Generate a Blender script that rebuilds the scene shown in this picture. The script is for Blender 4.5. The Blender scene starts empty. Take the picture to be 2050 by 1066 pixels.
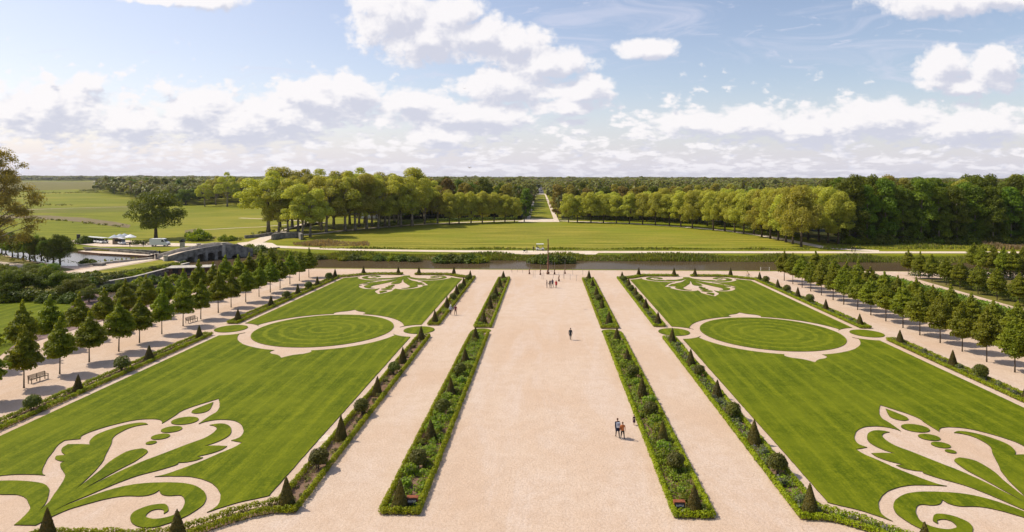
import bpy, math, random
import numpy as np
from mathutils import Vector, Matrix
from mathutils.geometry import tessellate_polygon

# ------------------------------------------------------------------ camera, world, sun
SC = bpy.context.scene
COL = SC.collection
F, CX, Y0, PSI, ROLL, XC, H = 1272.15, 1069.43, 353.47, 0.018382, 0.00307, -0.107, 24.0
cam = bpy.data.cameras.new("camera"); camo = bpy.data.objects.new("camera", cam); COL.objects.link(camo)
cam.sensor_fit = 'HORIZONTAL'; cam.sensor_width = 36; cam.lens = F/2050*36
cam.shift_x = -(CX-1025)/2050; cam.shift_y = (Y0-533)/2050
cam.clip_start = 0.5; cam.clip_end = 20000
camo.matrix_world = Matrix.Translation((XC, 0, H)) @ Matrix.Rotation(PSI, 4, 'Z') @ Matrix.Rotation(math.pi/2, 4, 'X') @ Matrix.Rotation(ROLL, 4, 'Z')
SC.camera = camo
SC.view_settings.view_transform = 'Standard'; SC.view_settings.look = 'None'
SC.view_settings.exposure = 0.0; SC.view_settings.gamma = 1.0

SUN_EL = math.radians(49)
SHD = Vector((1, -0.24, 0)).normalized()             # direction in which shadows fall on the ground
sd = bpy.data.lights.new("sun", 'SUN'); sd.energy = 5.0; sd.angle = math.radians(0.5); sd.color = (1.0, 0.91, 0.77)
so = bpy.data.objects.new("sun", sd); COL.objects.link(so)
ray = Vector((SHD.x*math.cos(SUN_EL), SHD.y*math.cos(SUN_EL), -math.sin(SUN_EL)))
so.rotation_euler = ray.to_track_quat('-Z', 'Y').to_euler()

def P(px, py, z=0.0):
    """ground point seen at a pixel of the 2050 px wide photograph"""
    a, b = px-CX, py-Y0
    u = (a+ROLL*b)/(1+ROLL*ROLL); v = b-ROLL*u
    d = H-z; zc = F*d/v; xc = u*d/v
    c, s = math.cos(PSI), math.sin(PSI)
    return (c*xc-s*zc+XC, s*xc+c*zc)

class NT:
    dim = '3D'
    def __init__(self, nt): self.nt = nt; self.n = nt.nodes; self.l = nt.links
    def add(self, t, **kw):
        n = self.n.new(t)
        for k, v in kw.items():
            if k.startswith('i_'):
                key = k[2:]; key = int(key) if key.isdigit() else key.replace('_', ' ')
                if hasattr(v, 'is_output') or isinstance(v, bpy.types.NodeSocket): self.l.new(v, n.inputs[key])
                else: n.inputs[key].default_value = v
            else: setattr(n, k, v)
        return n
    def math(self, op, a, b=0.0, c=None, clamp=False):
        n = self.n.new('ShaderNodeMath'); n.operation = op; n.use_clamp = clamp
        for i, v in enumerate((a, b) if c is None else (a, b, c)):
            if isinstance(v, bpy.types.NodeSocket): self.l.new(v, n.inputs[i])
            else: n.inputs[i].default_value = v
        return n.outputs[0]
    def smooth(self, x, lo, hi, a=0.0, b=1.0):
        n = self.n.new('ShaderNodeMapRange'); n.interpolation_type = 'SMOOTHSTEP'
        self.l.new(x, n.inputs[0]); n.inputs[1].default_value = lo; n.inputs[2].default_value = hi
        n.inputs[3].default_value = a; n.inputs[4].default_value = b
        return n.outputs[0]
    def mix(self, f, a, b, mode='MIX'):
        n = self.n.new('ShaderNodeMix'); n.data_type = 'RGBA'; n.blend_type = mode
        for i, v in ((0, f), (6, a), (7, b)):
            if isinstance(v, bpy.types.NodeSocket): self.l.new(v, n.inputs[i])
            elif i == 0: n.inputs[0].default_value = v
            else: n.inputs[i].default_value = (*v, 1) if len(v) == 3 else v
        return n.outputs[2]
    def noise(self, vec, scale, detail=4, rough=0.55, dist=0.0):
        n = self.n.new('ShaderNodeTexNoise'); n.noise_dimensions = self.dim; n.inputs['Scale'].default_value = scale
        n.inputs['Detail'].default_value = detail; n.inputs['Roughness'].default_value = rough; n.inputs['Distortion'].default_value = dist
        if vec is not None: self.l.new(vec, n.inputs['Vector'])
        return n.outputs['Fac']

# clouds: (centre x, centre y, half width, half height) of each cumulus, as directions in the sky
def azel(px, py): return ((px-1092.8)/F, (Y0-py)/F)
CUM = [(780,30,75,62),(850,75,100,44),(960,78,62,36),(1025,88,66,30),(900,30,60,40),(1085,125,80,26),(1010,175,95,30),(1165,182,58,27),
       (830,212,62,33),(915,232,90,30),(990,232,55,30),(1290,98,46,20),(1878,135,44,34),(1985,135,58,36),(1900,172,70,14),(1860,5,110,26),(1990,-5,70,22),
       (410,-2,62,18),(300,-4,60,12),(650,205,90,46),(700,190,50,36),(560,235,90,40),(590,190,40,22),(165,170,34,22),(250,250,78,34),(380,225,90,40),
       (1490,245,95,26),(1380,245,60,22),(1750,240,130,34),(1620,255,90,30),(880,275,60,24),(80,225,120,50),(480,250,100,44),(1940,250,100,36),(1130,215,60,14)]
def field_group():
    g = bpy.data.node_groups.new('cloud field', 'ShaderNodeTree')
    g.interface.new_socket('uv', in_out='INPUT', socket_type='NodeSocketVector')
    g.interface.new_socket('d', in_out='OUTPUT', socket_type='NodeSocketFloat')
    t = NT(g); t.dim = '2D'; gi = g.nodes.new('NodeGroupInput'); go = g.nodes.new('NodeGroupOutput'); uv = gi.outputs[0]
    w = t.add('ShaderNodeTexNoise', noise_dimensions='2D', i_Scale=22.0, i_Detail=3.0); t.l.new(uv, w.inputs['Vector'])
    w2 = t.add('ShaderNodeVectorMath', operation='SUBTRACT', i_1=(0.5, 0.5, 0.5)); t.l.new(w.outputs['Color'], w2.inputs[0])
    w3 = t.add('ShaderNodeVectorMath', operation='SCALE'); w3.inputs[3].default_value = 0.022; t.l.new(w2.outputs[0], w3.inputs[0])
    w4 = t.add('ShaderNodeVectorMath', operation='ADD'); t.l.new(uv, w4.inputs[0]); t.l.new(w3.outputs[0], w4.inputs[1])
    q = w4.outputs[0]
    cur = None
    for (x, y, rx, ry) in CUM:
        a, e = azel(x, y)
        s = t.add('ShaderNodeVectorMath', operation='SUBTRACT', i_1=(a, e, 0)); t.l.new(q, s.inputs[0])
        m = t.add('ShaderNodeVectorMath', operation='MULTIPLY', i_1=(F/rx/1.25, F/ry/1.25, 0)); t.l.new(s.outputs[0], m.inputs[0])
        ln = t.add('ShaderNodeVectorMath', operation='LENGTH'); t.l.new(m.outputs[0], ln.inputs[0])
        v = t.math('SUBTRACT', 1.12, ln.outputs['Value'])
        cur = v if cur is None else t.math('MAXIMUM', cur, v)
    cur = t.math('MAXIMUM', cur, -0.9)
    # the bank of cloud low over the horizon, higher on the left
    sep = t.add('ShaderNodeSeparateXYZ'); t.l.new(uv, sep.inputs[0])
    azv, elv = sep.outputs[0], sep.outputs[1]
    top = t.smooth(azv, -0.9, 0.25, 0.128, 0.092)
    band = t.math('MULTIPLY', t.math('SUBTRACT', top, elv), 7.0)
    band = t.math('MINIMUM', band, 0.08)
    lg = t.math('MULTIPLY', t.math('LOGARITHM', t.math('MAXIMUM', t.math('ADD', elv, 0.08), 0.01), 2.718), 0.36)
    st = t.add('ShaderNodeCombineXYZ'); t.l.new(azv, st.inputs[0]); t.l.new(lg, st.inputs[1]); st.inputs[2].default_value = 3.3
    n1 = t.noise(st.outputs[0], 17.0, 7, 0.62, 0.25)
    n2 = t.noise(st.outputs[0], 55.0, 4, 0.65, 0.2)
    s = t.math('ADD', t.math('MULTIPLY', t.math('SUBTRACT', n1, 0.5), 2.5), t.math('MULTIPLY', t.math('SUBTRACT', n2, 0.5), 0.9))
    wq = t.add('ShaderNodeVectorMath', operation='ADD'); t.l.new(st.outputs[0], wq.inputs[0]); t.l.new(w3.outputs[0], wq.inputs[1])
    def puffs(scale):
        vo = t.add('ShaderNodeTexVoronoi', voronoi_dimensions='2D'); vo.inputs['Scale'].default_value = scale; t.l.new(wq.outputs[0], vo.inputs['Vector'])
        return t.math('SUBTRACT', 0.42, vo.outputs['Distance'])
    puff = t.math('ADD', puffs(26.0), t.math('MULTIPLY', puffs(63.0), 0.5))
    dc = t.math('ADD', t.math('MULTIPLY', cur, 1.25), t.math('ADD', t.math('MULTIPLY', s, 0.62), t.math('MULTIPLY', puff, 0.45)))
    db = t.math('ADD', t.math('ADD', band, 0.03), t.math('ADD', t.math('MULTIPLY', s, 0.9), t.math('MULTIPLY', puff, 0.9)))
    t.l.new(t.math('MAXIMUM', dc, db), go.inputs[0])
    return g
def build_world():
    w = bpy.data.worlds.new("World"); SC.world = w; w.use_nodes = True
    w.cycles.sampling_method = 'MANUAL'; w.cycles.sample_map_resolution = 256
    t = NT(w.node_tree); t.dim = '2D'; t.n.clear()
    out = t.add('ShaderNodeOutputWorld'); bg = t.add('ShaderNodeBackground'); bg.inputs[1].default_value = 0.10
    sky = t.add('ShaderNodeTexSky', sky_type='NISHITA'); sky.sun_disc = False; sky.sun_elevation = SUN_EL
    sv = -ray; sky.sun_rotation = math.atan2(sv.x, sv.y); sky.air_density = 1.0; sky.dust_density = 1.2; sky.ozone_density = 1.2; sky.altitude = 80
    tc = t.add('ShaderNodeTexCoord')
    sp = t.add('ShaderNodeSeparateXYZ'); t.l.new(tc.outputs['Generated'], sp.inputs[0])
    az = t.math('ARCTAN2', sp.outputs[0], sp.outputs[1])
    hyp = t.math('SQRT', t.math('ADD', t.math('MULTIPLY', sp.outputs[0], sp.outputs[0]), t.math('MULTIPLY', sp.outputs[1], sp.outputs[1])))
    taz = t.math('TANGENT', t.math('MINIMUM', t.math('MAXIMUM', az, -1.2), 1.2))
    el = t.math('MULTIPLY', t.math('DIVIDE', sp.outputs[2], t.math('MAXIMUM', hyp, 0.001)), 1.0)
    # keep the same frame as the tables above: tan(az) and tan(el)/cos(az)
    sec = t.math('SQRT', t.math('ADD', 1.0, t.math('MULTIPLY', taz, taz)))
    el = t.math('MULTIPLY', el, sec)
    uv = t.add('ShaderNodeCombineXYZ'); t.l.new(taz, uv.inputs[0]); t.l.new(el, uv.inputs[1]); uv.inputs[2].default_value = 3.3
    g = field_group()
    def fld(off):
        a = t.add('ShaderNodeVectorMath', operation='ADD', i_1=off); t.l.new(uv.outputs[0], a.inputs[0])
        n = t.add('ShaderNodeGroup', node_tree=g); t.l.new(a.outputs[0], n.inputs[0]); return n.outputs[0]
    d = fld((0, 0, 0)); du = fld((-0.012, 0.020, 0))
    alpha = t.smooth(d, -0.12, 0.50)
    shade = t.smooth(t.math('ADD', t.math('MULTIPLY', t.math('SUBTRACT', du, d), 0.55), t.math('MULTIPLY', du, 0.32)), -0.12, 0.62)
    bright = t.mix(shade, (9.9, 9.6, 9.7), (6.6, 6.75, 7.8))
    # thin veil of high cloud
    st = t.add('ShaderNodeVectorMath', operation='MULTIPLY', i_1=(3.0, 14.0, 1.0)); t.l.new(uv.outputs[0], st.inputs[0])
    veil = t.smooth(t.noise(st.outputs[0], 1.6, 7, 0.62, 0.9), 0.47, 0.80, 0.0, 0.55)
    st2 = t.add('ShaderNodeVectorMath', operation='MULTIPLY', i_1=(10.0, 42.0, 1.0)); t.l.new(uv.outputs[0], st2.inputs[0])
    wisp = t.math('MULTIPLY', t.smooth(t.noise(st2.outputs[0], 1.3, 8, 0.7, 0.6), 0.55, 0.78, 0.0, 0.55), t.smooth(el, 0.1, 0.2))
    low = t.smooth(el, 0.0, 0.165, 0.62, 0.0)
    left = t.smooth(taz, -0.95, 0.5, 0.30, 0.0)
    hz = t.math('MAXIMUM', t.math('MAXIMUM', veil, low), t.math('MAXIMUM', left, wisp))
    basesky = t.mix(1.0, sky.outputs[0], (1.75, 1.55, 1.50), 'MULTIPLY')
    s1 = t.mix(hz, basesky, (7.4, 7.5, 8.9))
    s2 = t.mix(t.math('MULTIPLY', alpha, 0.96), s1, bright)
    lowhz = t.smooth(el, -0.01, 0.065, 0.50, 0.0)
    s3 = t.mix(lowhz, s2, (8.3, 8.1, 9.2))
    t.l.new(s3, bg.inputs[0]); t.l.new(bg.outputs[0], out.inputs[0])
build_world()

# ------------------------------------------------------------------ helpers
def link(o): COL.objects.link(o); return o
def tag(o, label=None, cat=None, group=None, kind=None):
    if label: o['label'] = label
    if cat: o['category'] = cat
    if group: o['group'] = group
    if kind: o['kind'] = kind
    return o
def empty(name, loc, rz=0.0, label=None, cat=None, group=None, scale=1.0):
    o = bpy.data.objects.new(name, None); link(o); o.location = loc; o.rotation_euler = (0, 0, rz)
    o.scale = (scale,)*3 if isinstance(scale, (int, float)) else scale
    o.empty_display_size = 0.3
    return tag(o, label, cat, group)
def npmesh(name, verts, faces, mat, smooth=False):
    """faces: (n,k) int array"""
    verts = np.asarray(verts, dtype=np.float32); faces = np.asarray(faces, dtype=np.int32)
    me = bpy.data.meshes.new(name); n, k = faces.shape
    me.vertices.add(len(verts)); me.vertices.foreach_set('co', verts.ravel())
    me.loops.add(n*k); me.loops.foreach_set('vertex_index', faces.ravel())
    me.polygons.add(n); me.polygons.foreach_set('loop_start', np.arange(0, n*k, k, dtype=np.int32))
    try: me.polygons.foreach_set('loop_total', np.full(n, k, dtype=np.int32))
    except Exception: pass
    me.update(calc_edges=True)
    if mat: me.materials.append(mat)
    if smooth: me.polygons.foreach_set('use_smooth', np.ones(n, dtype=bool))
    return me
def ob(name, me, parent=None, loc=None):
    o = bpy.data.objects.new(name, me); link(o)
    if parent: o.parent = parent
    if loc: o.location = loc
    return o
class MB:
    """collects small solids; build() links them as one mesh object"""
    def __init__(s): s.v = []; s.f = []
    def box(s, c, size, rz=0.0, rx=0.0, ry=0.0):
        m = Matrix.Translation(c) @ Matrix.Rotation(rz, 4, 'Z') @ Matrix.Rotation(ry, 4, 'Y') @ Matrix.Rotation(rx, 4, 'X')
        b = len(s.v); x, y, z = [q/2 for q in size]
        for p in ((-x,-y,-z),(x,-y,-z),(x,y,-z),(-x,y,-z),(-x,-y,z),(x,-y,z),(x,y,z),(-x,y,z)): s.v.append(tuple(m @ Vector(p)))
        for f in ((0,3,2,1),(4,5,6,7),(0,1,5,4),(1,2,6,5),(2,3,7,6),(3,0,4,7)): s.f.append(tuple(b+i for i in f))
        return s
    def tube(s, pts, rad, n=8, cap=True):
        pts = [Vector(p) for p in pts]; rad = rad if hasattr(rad, '__len__') else [rad]*len(pts)
        b0 = len(s.v)
        for i, p in enumerate(pts):
            d = (pts[min(i+1, len(pts)-1)]-pts[max(i-1, 0)]).normalized()
            u = d.cross(Vector((0.31, 0.95, 0.05)) if abs(d.z) > 0.8 else Vector((0, 0, 1))).normalized(); w = d.cross(u)
            for k in range(n):
                a = 2*math.pi*k/n; s.v.append(tuple(p+(u*math.cos(a)+w*math.sin(a))*rad[i]))
        for i in range(len(pts)-1):
            for k in range(n):
                a = b0+i*n+k; c = b0+i*n+(k+1) % n; s.f.append((a, c, c+n, a+n))
        if cap:
            s.f.append(tuple(b0+k for k in range(n))[::-1]); e = b0+(len(pts)-1)*n; s.f.append(tuple(e+k for k in range(n)))
        return s
    def ball(s, c, r, n=8, m=6):
        r = (r,)*3 if isinstance(r, (int, float)) else r; b = len(s.v)
        for j in range(m+1):
            t = math.pi*j/m
            for k in range(n):
                a = 2*math.pi*k/n; s.v.append((c[0]+r[0]*math.sin(t)*math.cos(a), c[1]+r[1]*math.sin(t)*math.sin(a), c[2]+r[2]*math.cos(t)))
        for j in range(m):
            for k in range(n):
                a = b+j*n+k; d = b+j*n+(k+1) % n; s.f.append((a, a+n, d+n, d))
        return s
    def prism(s, poly, y0, y1, axis='y'):
        """poly in (x,z) extruded along y"""
        b = len(s.v); n = len(poly)
        for y in (y0, y1):
            for (x, z) in poly: s.v.append((x, y, z) if axis == 'y' else (y, x, z))
        s.f.append(tuple(range(b, b+n))); s.f.append(tuple(range(b+2*n-1, b+n-1, -1)))
        for i in range(n): j = (i+1) % n; s.f.append((b+i, b+n+i, b+n+j, b+j))
        return s
    def mesh(s, name, mat, smooth=False):
        me = bpy.data.meshes.new(name); me.from_pydata(s.v, [], s.f); me.update()
        if mat: me.materials.append(mat)
        if smooth: me.polygons.foreach_set('use_smooth', np.ones(len(me.polygons), dtype=bool))
        return me
    def build(s, name, mat, parent=None, smooth=False): return ob(name, s.mesh(name, mat, smooth), parent)
def copy_thing(o, loc=None, rz=None, scale=None, label=None):
    r = o.copy(); COL.objects.link(r)
    def kids(src, dst):
        for ch in src.children:
            c = ch.copy(); COL.objects.link(c); c.parent = dst; kids(ch, c)
    kids(o, r)
    if loc is not None: r.location = loc
    if rz is not None: r.rotation_euler = (0, 0, rz)
    if scale is not None: r.scale = (scale,)*3 if isinstance(scale, (int, float)) else scale
    if label: r['label'] = label
    return r

# ------------------------------------------------------------------ materials
MATS = {}
def newmat(name):
    m = bpy.data.materials.new(name); m.use_nodes = True; t = NT(m.node_tree); t.n.clear()
    out = t.add('ShaderNodeOutputMaterial'); MATS[name] = m
    return m, t, out
def pbr(name, col, rough=0.7, var=0.15, scale=4.0, metallic=0.0, bump=0.0, bscale=40.0, spec=0.3):
    m, t, out = newmat(name); tc = t.add('ShaderNodeTexCoord')
    n = t.noise(tc.outputs['Object'], scale, 5)
    dark = tuple(c*(1-var) for c in col); lite = tuple(min(1, c*(1+var)) for c in col)
    c = t.mix(t.smooth(n, 0.3, 0.7), dark, lite)
    b = t.add('ShaderNodeBsdfPrincipled', i_Roughness=rough, i_Metallic=metallic); b.inputs['Specular IOR Level'].default_value = spec
    t.l.new(c, b.inputs['Base Color'])
    if bump:
        bn = t.add('ShaderNodeBump', i_Strength=bump, i_Distance=0.02); t.l.new(t.noise(tc.outputs['Object'], bscale, 4), bn.inputs['Height']); t.l.new(bn.outputs[0], b.inputs['Normal'])
    t.l.new(b.outputs[0], out.inputs[0]); return m
def leafmat(name, dark, lite, trans=0.28, objvar=0.25, nscale=0.5, third=None):
    dark = (dark[0]*2.0, dark[1]*1.7, dark[2]*1.3); lite = (lite[0]*1.75, lite[1]*1.55, lite[2]*1.2)
    m, t, out = newmat(name)
    geo = t.add('ShaderNodeNewGeometry'); oi = t.add('ShaderNodeObjectInfo'); tc = t.add('ShaderNodeTexCoord')
    n = t.noise(tc.outputs['Object'], nscale, 3)
    f = t.math('ADD', t.math('MULTIPLY', geo.outputs['Random Per Island'], 0.5), t.math('MULTIPLY', t.smooth(n, 0.3, 0.7), 0.5))
    c = t.mix(f, dark, lite)
    if third: c = t.mix(t.math('MULTIPLY', t.math('GREATER_THAN', geo.outputs['Random Per Island'], 0.8), 0.8), c, third)
    hs = t.add('ShaderNodeHueSaturation'); t.l.new(c, hs.inputs['Color'])
    t.l.new(t.math('ADD', 0.5-objvar*0.05, t.math('MULTIPLY', oi.outputs['Random'], objvar*0.10)), hs.inputs['Hue'])
    t.l.new(t.math('ADD', 1-objvar*0.6, t.math('MULTIPLY', oi.outputs['Random'], objvar*1.2)), hs.inputs['Value'])
    b = t.add('ShaderNodeBsdfPrincipled', i_Roughness=0.55); b.inputs['Specular IOR Level'].default_value = 0.25
    t.l.new(hs.outputs[0], b.inputs['Base Color'])
    tr = t.add('ShaderNodeBsdfTranslucent'); tcx = t.mix(1.0, hs.outputs[0], (1.5, 1.35, 0.55), 'MULTIPLY'); t.l.new(tcx, tr.inputs[0])
    mx = t.add('ShaderNodeMixShader', i_0=trans); t.l.new(b.outputs[0], mx.inputs[1]); t.l.new(tr.outputs[0], mx.inputs[2])
    t.l.new(mx.outputs[0], out.inputs[0]); return m

def gravel_mat(name, base, var=0.10):
    m, t, out = newmat(name); tc = t.add('ShaderNodeTexCoord'); v = tc.outputs['Object']
    sv = t.add('ShaderNodeVectorMath', operation='MULTIPLY', i_1=(0.22, 0.045, 1)); t.l.new(v, sv.inputs[0]); wear = t.noise(sv.outputs[0], 1.0, 5, 0.65, 0.8); blotch = t.noise(v, 0.22, 6, 0.75, 0.3); big = t.noise(v, 0.06, 5, 0.6, 0.5); mid = t.noise(v, 0.7, 5, 0.7); fine = t.noise(v, 5.0, 4, 0.75); grit = t.noise(v, 16.0, 2, 0.8)
    c = t.mix(t.smooth(big, 0.3, 0.7), (base[0]*(1-var*.8), base[1]*(1-var*1.5), base[2]*(1-var*2.2)), (base[0]*(1+var*.3), base[1]*(1+var*.62), base[2]*(1+var*.9)))
    c = t.mix(t.smooth(wear, 0.44, 0.66, 0.0, 0.7), c, (min(1, base[0]*1.03), min(1, base[1]*1.10), min(1, base[2]*1.22)))
    c = t.mix(t.smooth(blotch, 0.50, 0.72, 0.0, 0.35), c, (base[0]*.93, base[1]*.84, base[2]*.72))
    c = t.mix(t.smooth(mid, 0.38, 0.68, 0.0, 0.5), c, (base[0]*.80, base[1]*.74, base[2]*.68))
    c = t.mix(t.smooth(fine, 0.40, 0.66, 0.0, 0.62), c, (base[0]*.70, base[1]*.64, base[2]*.58))
    c = t.mix(t.smooth(grit, 0.48, 0.66, 0.0, 0.55), c, (min(1, base[0]*1.15), min(1, base[1]*1.17), min(1, base[2]*1.2)))
    b = t.add('ShaderNodeBsdfPrincipled', i_Roughness=0.9); b.inputs['Specular IOR Level'].default_value = 0.15
    t.l.new(c, b.inputs['Base Color'])
    bn = t.add('ShaderNodeBump', i_Strength=0.9, i_Distance=0.07)
    t.l.new(t.math('ADD', fine, t.math('MULTIPLY', mid, 1.2)), bn.inputs['Height']); t.l.new(bn.outputs[0], b.inputs['Normal'])
    t.l.new(b.outputs[0], out.inputs[0]); return m
def grass_mat(name, c1, c2, stripe='y', amt=0.5, width=1.5, center=None, patch=(0.16, 0.19, 0.03), wide=0.11):
    m, t, out = newmat(name); tc = t.add('ShaderNodeTexCoord'); v = tc.outputs['Object']
    sp = t.add('ShaderNodeSeparateXYZ'); t.l.new(v, sp.inputs[0])
    wob = t.noise(v, 0.22, 4)
    if center is not None:
        x = t.math('SUBTRACT', sp.outputs[0], center[0]); y = t.math('SUBTRACT', sp.outputs[1], center[1])
        q = t.math('SQRT', t.math('ADD', t.math('MULTIPLY', x, x), t.math('MULTIPLY', y, y)))
    else: q = sp.outputs[0 if stripe == 'y' else 1]
    s = t.math('SINE', t.math('MULTIPLY', t.math('ADD', q, t.math('MULTIPLY', wob, 0.7)), math.pi/width))
    s = t.smooth(s, 0.1, 0.98)
    # streaks stretched along the mowing direction
    st = t.add('ShaderNodeVectorMath', operation='MULTIPLY', i_1=(3.4, 0.10, 1) if stripe == 'y' else (0.03, 0.35, 1)); t.l.new(v, st.inputs[0])
    streak = t.noise(st.outputs[0] if center is None else v, 1.0, 5, 0.65)
    mid = t.noise(v, 0.9, 5, 0.72); fine = t.noise(v, 6.0, 4, 0.75); big = t.noise(v, wide, 4, 0.6)
    f = t.math('ADD', t.math('MULTIPLY', s, amt), t.math('MULTIPLY', t.smooth(streak, 0.35, 0.65), 0.35 if stripe == 'y' else 0.7))
    f = t.math('ADD', f, t.math('MULTIPLY', t.math('SUBTRACT', mid, 0.5), 1.5))
    f = t.math('ADD', f, t.math('MULTIPLY', t.math('SUBTRACT', fine, 0.5), 2.2), clamp=True)
    c = t.mix(f, c1, c2)
    c = t.mix(t.smooth(big, 0.42, 0.66, 0.0, 0.55), c, patch)
    b = t.add('ShaderNodeBsdfPrincipled', i_Roughness=0.8); b.inputs['Specular IOR Level'].default_value = 0.06
    t.l.new(c, b.inputs['Base Color'])
    bn = t.add('ShaderNodeBump', i_Strength=0.7, i_Distance=0.05); t.l.new(fine, bn.inputs['Height']); t.l.new(bn.outputs[0], b.inputs['Normal'])
    t.l.new(b.outputs[0], out.inputs[0]); return m

G_GRAVEL = (0.575, 0.445, 0.338)
M_gravel = gravel_mat('gravel', G_GRAVEL)
M_path = gravel_mat('pale_path', (0.66, 0.56, 0.44))
M_lawn = grass_mat('lawn', (0.066, 0.094, 0.0012), (0.186, 0.206, 0.007), 'y', 0.32, 1.15, patch=(0.150, 0.172, 0.006))
M_lawnL = grass_mat('lawn_circle_left', (0.066, 0.094, 0.0012), (0.196, 0.216, 0.008), 'y', 0.44, 1.05, center=(-34.5, 98.5), patch=(0.150, 0.172, 0.006))
M_lawnR = grass_mat('lawn_circle_right', (0.066, 0.094, 0.0012), (0.196, 0.216, 0.008), 'y', 0.44, 1.05, center=(34.5, 98.5), patch=(0.150, 0.172, 0.006))
M_field = grass_mat('field_grass', (0.085, 0.115, 0.003), (0.245, 0.240, 0.014), 'x', 0.20, 4.0, patch=(0.30, 0.255, 0.035), wide=0.010)
M_meadow = grass_mat('meadow_grass', (0.115, 0.130, 0.006), (0.335, 0.285, 0.040), 'x', 0.30, 3.2, patch=(0.165, 0.200, 0.012), wide=0.02)
M_rough = grass_mat('rough_grass', (0.105, 0.105, 0.018), (0.20, 0.175, 0.040), 'x', 0.1, 3.0, patch=(0.17, 0.13, 0.06), wide=0.03)
M_pasture2 = grass_mat('pasture_grass', (0.10, 0.12, 0.010), (0.19, 0.19, 0.022), 'x', 0.1, 3.0, patch=(0.2, 0.15, 0.05), wide=0.03)
M_brown = grass_mat('dry_grass', (0.15, 0.12, 0.06), (0.24, 0.18, 0.10), 'x', 0.1, 3.0, patch=(0.20, 0.17, 0.08), wide=0.03)
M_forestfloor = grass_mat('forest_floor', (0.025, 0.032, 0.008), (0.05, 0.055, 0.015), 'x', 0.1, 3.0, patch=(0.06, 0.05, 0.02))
M_soil = gravel_mat('soil', (0.21, 0.135, 0.090), 0.25)
M_edge = pbr('turf_edge', (0.05, 0.035, 0.02), 0.95)
M_stone = pbr('old_stone', (0.20, 0.185, 0.16), 0.9, 0.45, 0.9, bump=0.4, bscale=6)
M_stone_l = pbr('pale_stone', (0.42, 0.38, 0.32), 0.85, 0.25, 1.2, bump=0.3, bscale=8)
M_wood = pbr('weathered_wood', (0.20, 0.15, 0.10), 0.75, 0.3, 6)
M_mast = pbr('carved_wood', (0.17, 0.085, 0.05), 0.8, 0.55, 3.0)
M_rod = pbr('steel_rod', (0.28, 0.25, 0.23), 0.5, metallic=0.4)
M_dark = pbr('dark_metal', (0.03, 0.03, 0.032), 0.5)
M_white = pbr('white_paint', (0.78, 0.78, 0.76), 0.4, 0.05)
M_glass = pbr('dark_glass', (0.02, 0.025, 0.03), 0.08, spec=0.6)
M_rubber = pbr('rubber', (0.02, 0.02, 0.02), 0.85)
M_rust = pbr('corten_steel', (0.22, 0.065, 0.025), 0.75, 0.3, 5)
M_print = pbr('printed_text', (0.62, 0.63, 0.66), 0.5)
M_blk = pbr('black_panel', (0.012, 0.012, 0.014), 0.35)
M_bark = pbr('bark', (0.095, 0.070, 0.048), 0.9, 0.4, 2.0, bump=0.4, bscale=9)
M_bark_p = pbr('pale_bark', (0.24, 0.20, 0.145), 0.9, 0.4, 0.8, bump=0.3, bscale=5)
M_tarp = pbr('canvas', (0.38, 0.42, 0.46), 0.7)

L_lime = leafmat('lime_leaves', (0.042, 0.076, 0.002), (0.170, 0.215, 0.009), 0.46, 0.30)
L_limeR = leafmat('hornbeam_leaves', (0.044, 0.072, 0.003), (0.160, 0.190, 0.010), 0.40, 0.30)
L_plane = leafmat('plane_leaves', (0.120, 0.158, 0.014), (0.285, 0.315, 0.065), 0.48, 0.34, 0.25)
L_forest = leafmat('forest_leaves', (0.030, 0.060, 0.003), (0.120, 0.165, 0.010), 0.38, 0.6, 0.2)
L_olive = leafmat('olive_leaves', (0.085, 0.088, 0.014), (0.215, 0.200, 0.045), 0.38, 0.6, 0.2)
L_wood = leafmat('far_wood_leaves', (0.040, 0.060, 0.010), (0.130, 0.150, 0.026), 0.30, 0.2, 0.02, third=(0.12, 0.088, 0.045))
L_dark = leafmat('dark_leaves', (0.022, 0.042, 0.003), (0.085, 0.115, 0.008), 0.25, 0.4)
L_box = leafmat('box_leaves', (0.072, 0.115, 0.002), (0.215, 0.270, 0.006), 0.38, 0.2, 1.5)
L_boxd = leafmat('box_leaves_shaded', (0.060, 0.090, 0.004), (0.200, 0.235, 0.010), 0.34, 0.2, 1.5)
L_yew = leafmat('yew_leaves', (0.018, 0.024, 0.004), (0.085, 0.066, 0.010), 0.15, 0.25, 1.5)
L_ball = leafmat('clipped_leaves', (0.024, 0.040, 0.004), (0.088, 0.100, 0.011), 0.2, 0.5, 1.5)
L_lush = leafmat('perennial_leaves', (0.055, 0.105, 0.006), (0.195, 0.260, 0.026), 0.40, 0.5, 0.9, third=(0.17, 0.15, 0.08))
L_sparse = leafmat('small_plant_leaves', (0.06, 0.075, 0.03), (0.17, 0.17, 0.055), 0.3, 0.3, 0.9, third=(0.16, 0.12, 0.09))
L_lav = leafmat('lavender_leaves', (0.055, 0.085, 0.028), (0.13, 0.16, 0.06), 0.3, 0.3, 0.5, third=(0.13, 0.10, 0.19))
L_oak = leafmat('oak_leaves', (0.026, 0.050, 0.003), (0.105, 0.145, 0.009), 0.40, 0.2)
L_reed = leafmat('reed_leaves', (0.045, 0.075, 0.008), (0.15, 0.175, 0.022), 0.3, 0.2, 0.08, third=(0.16, 0.125, 0.055))
L_pink = leafmat('dry_reed_leaves', (0.11, 0.10, 0.06), (0.19, 0.155, 0.11), 0.3, 0.2, 0.2)

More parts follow.
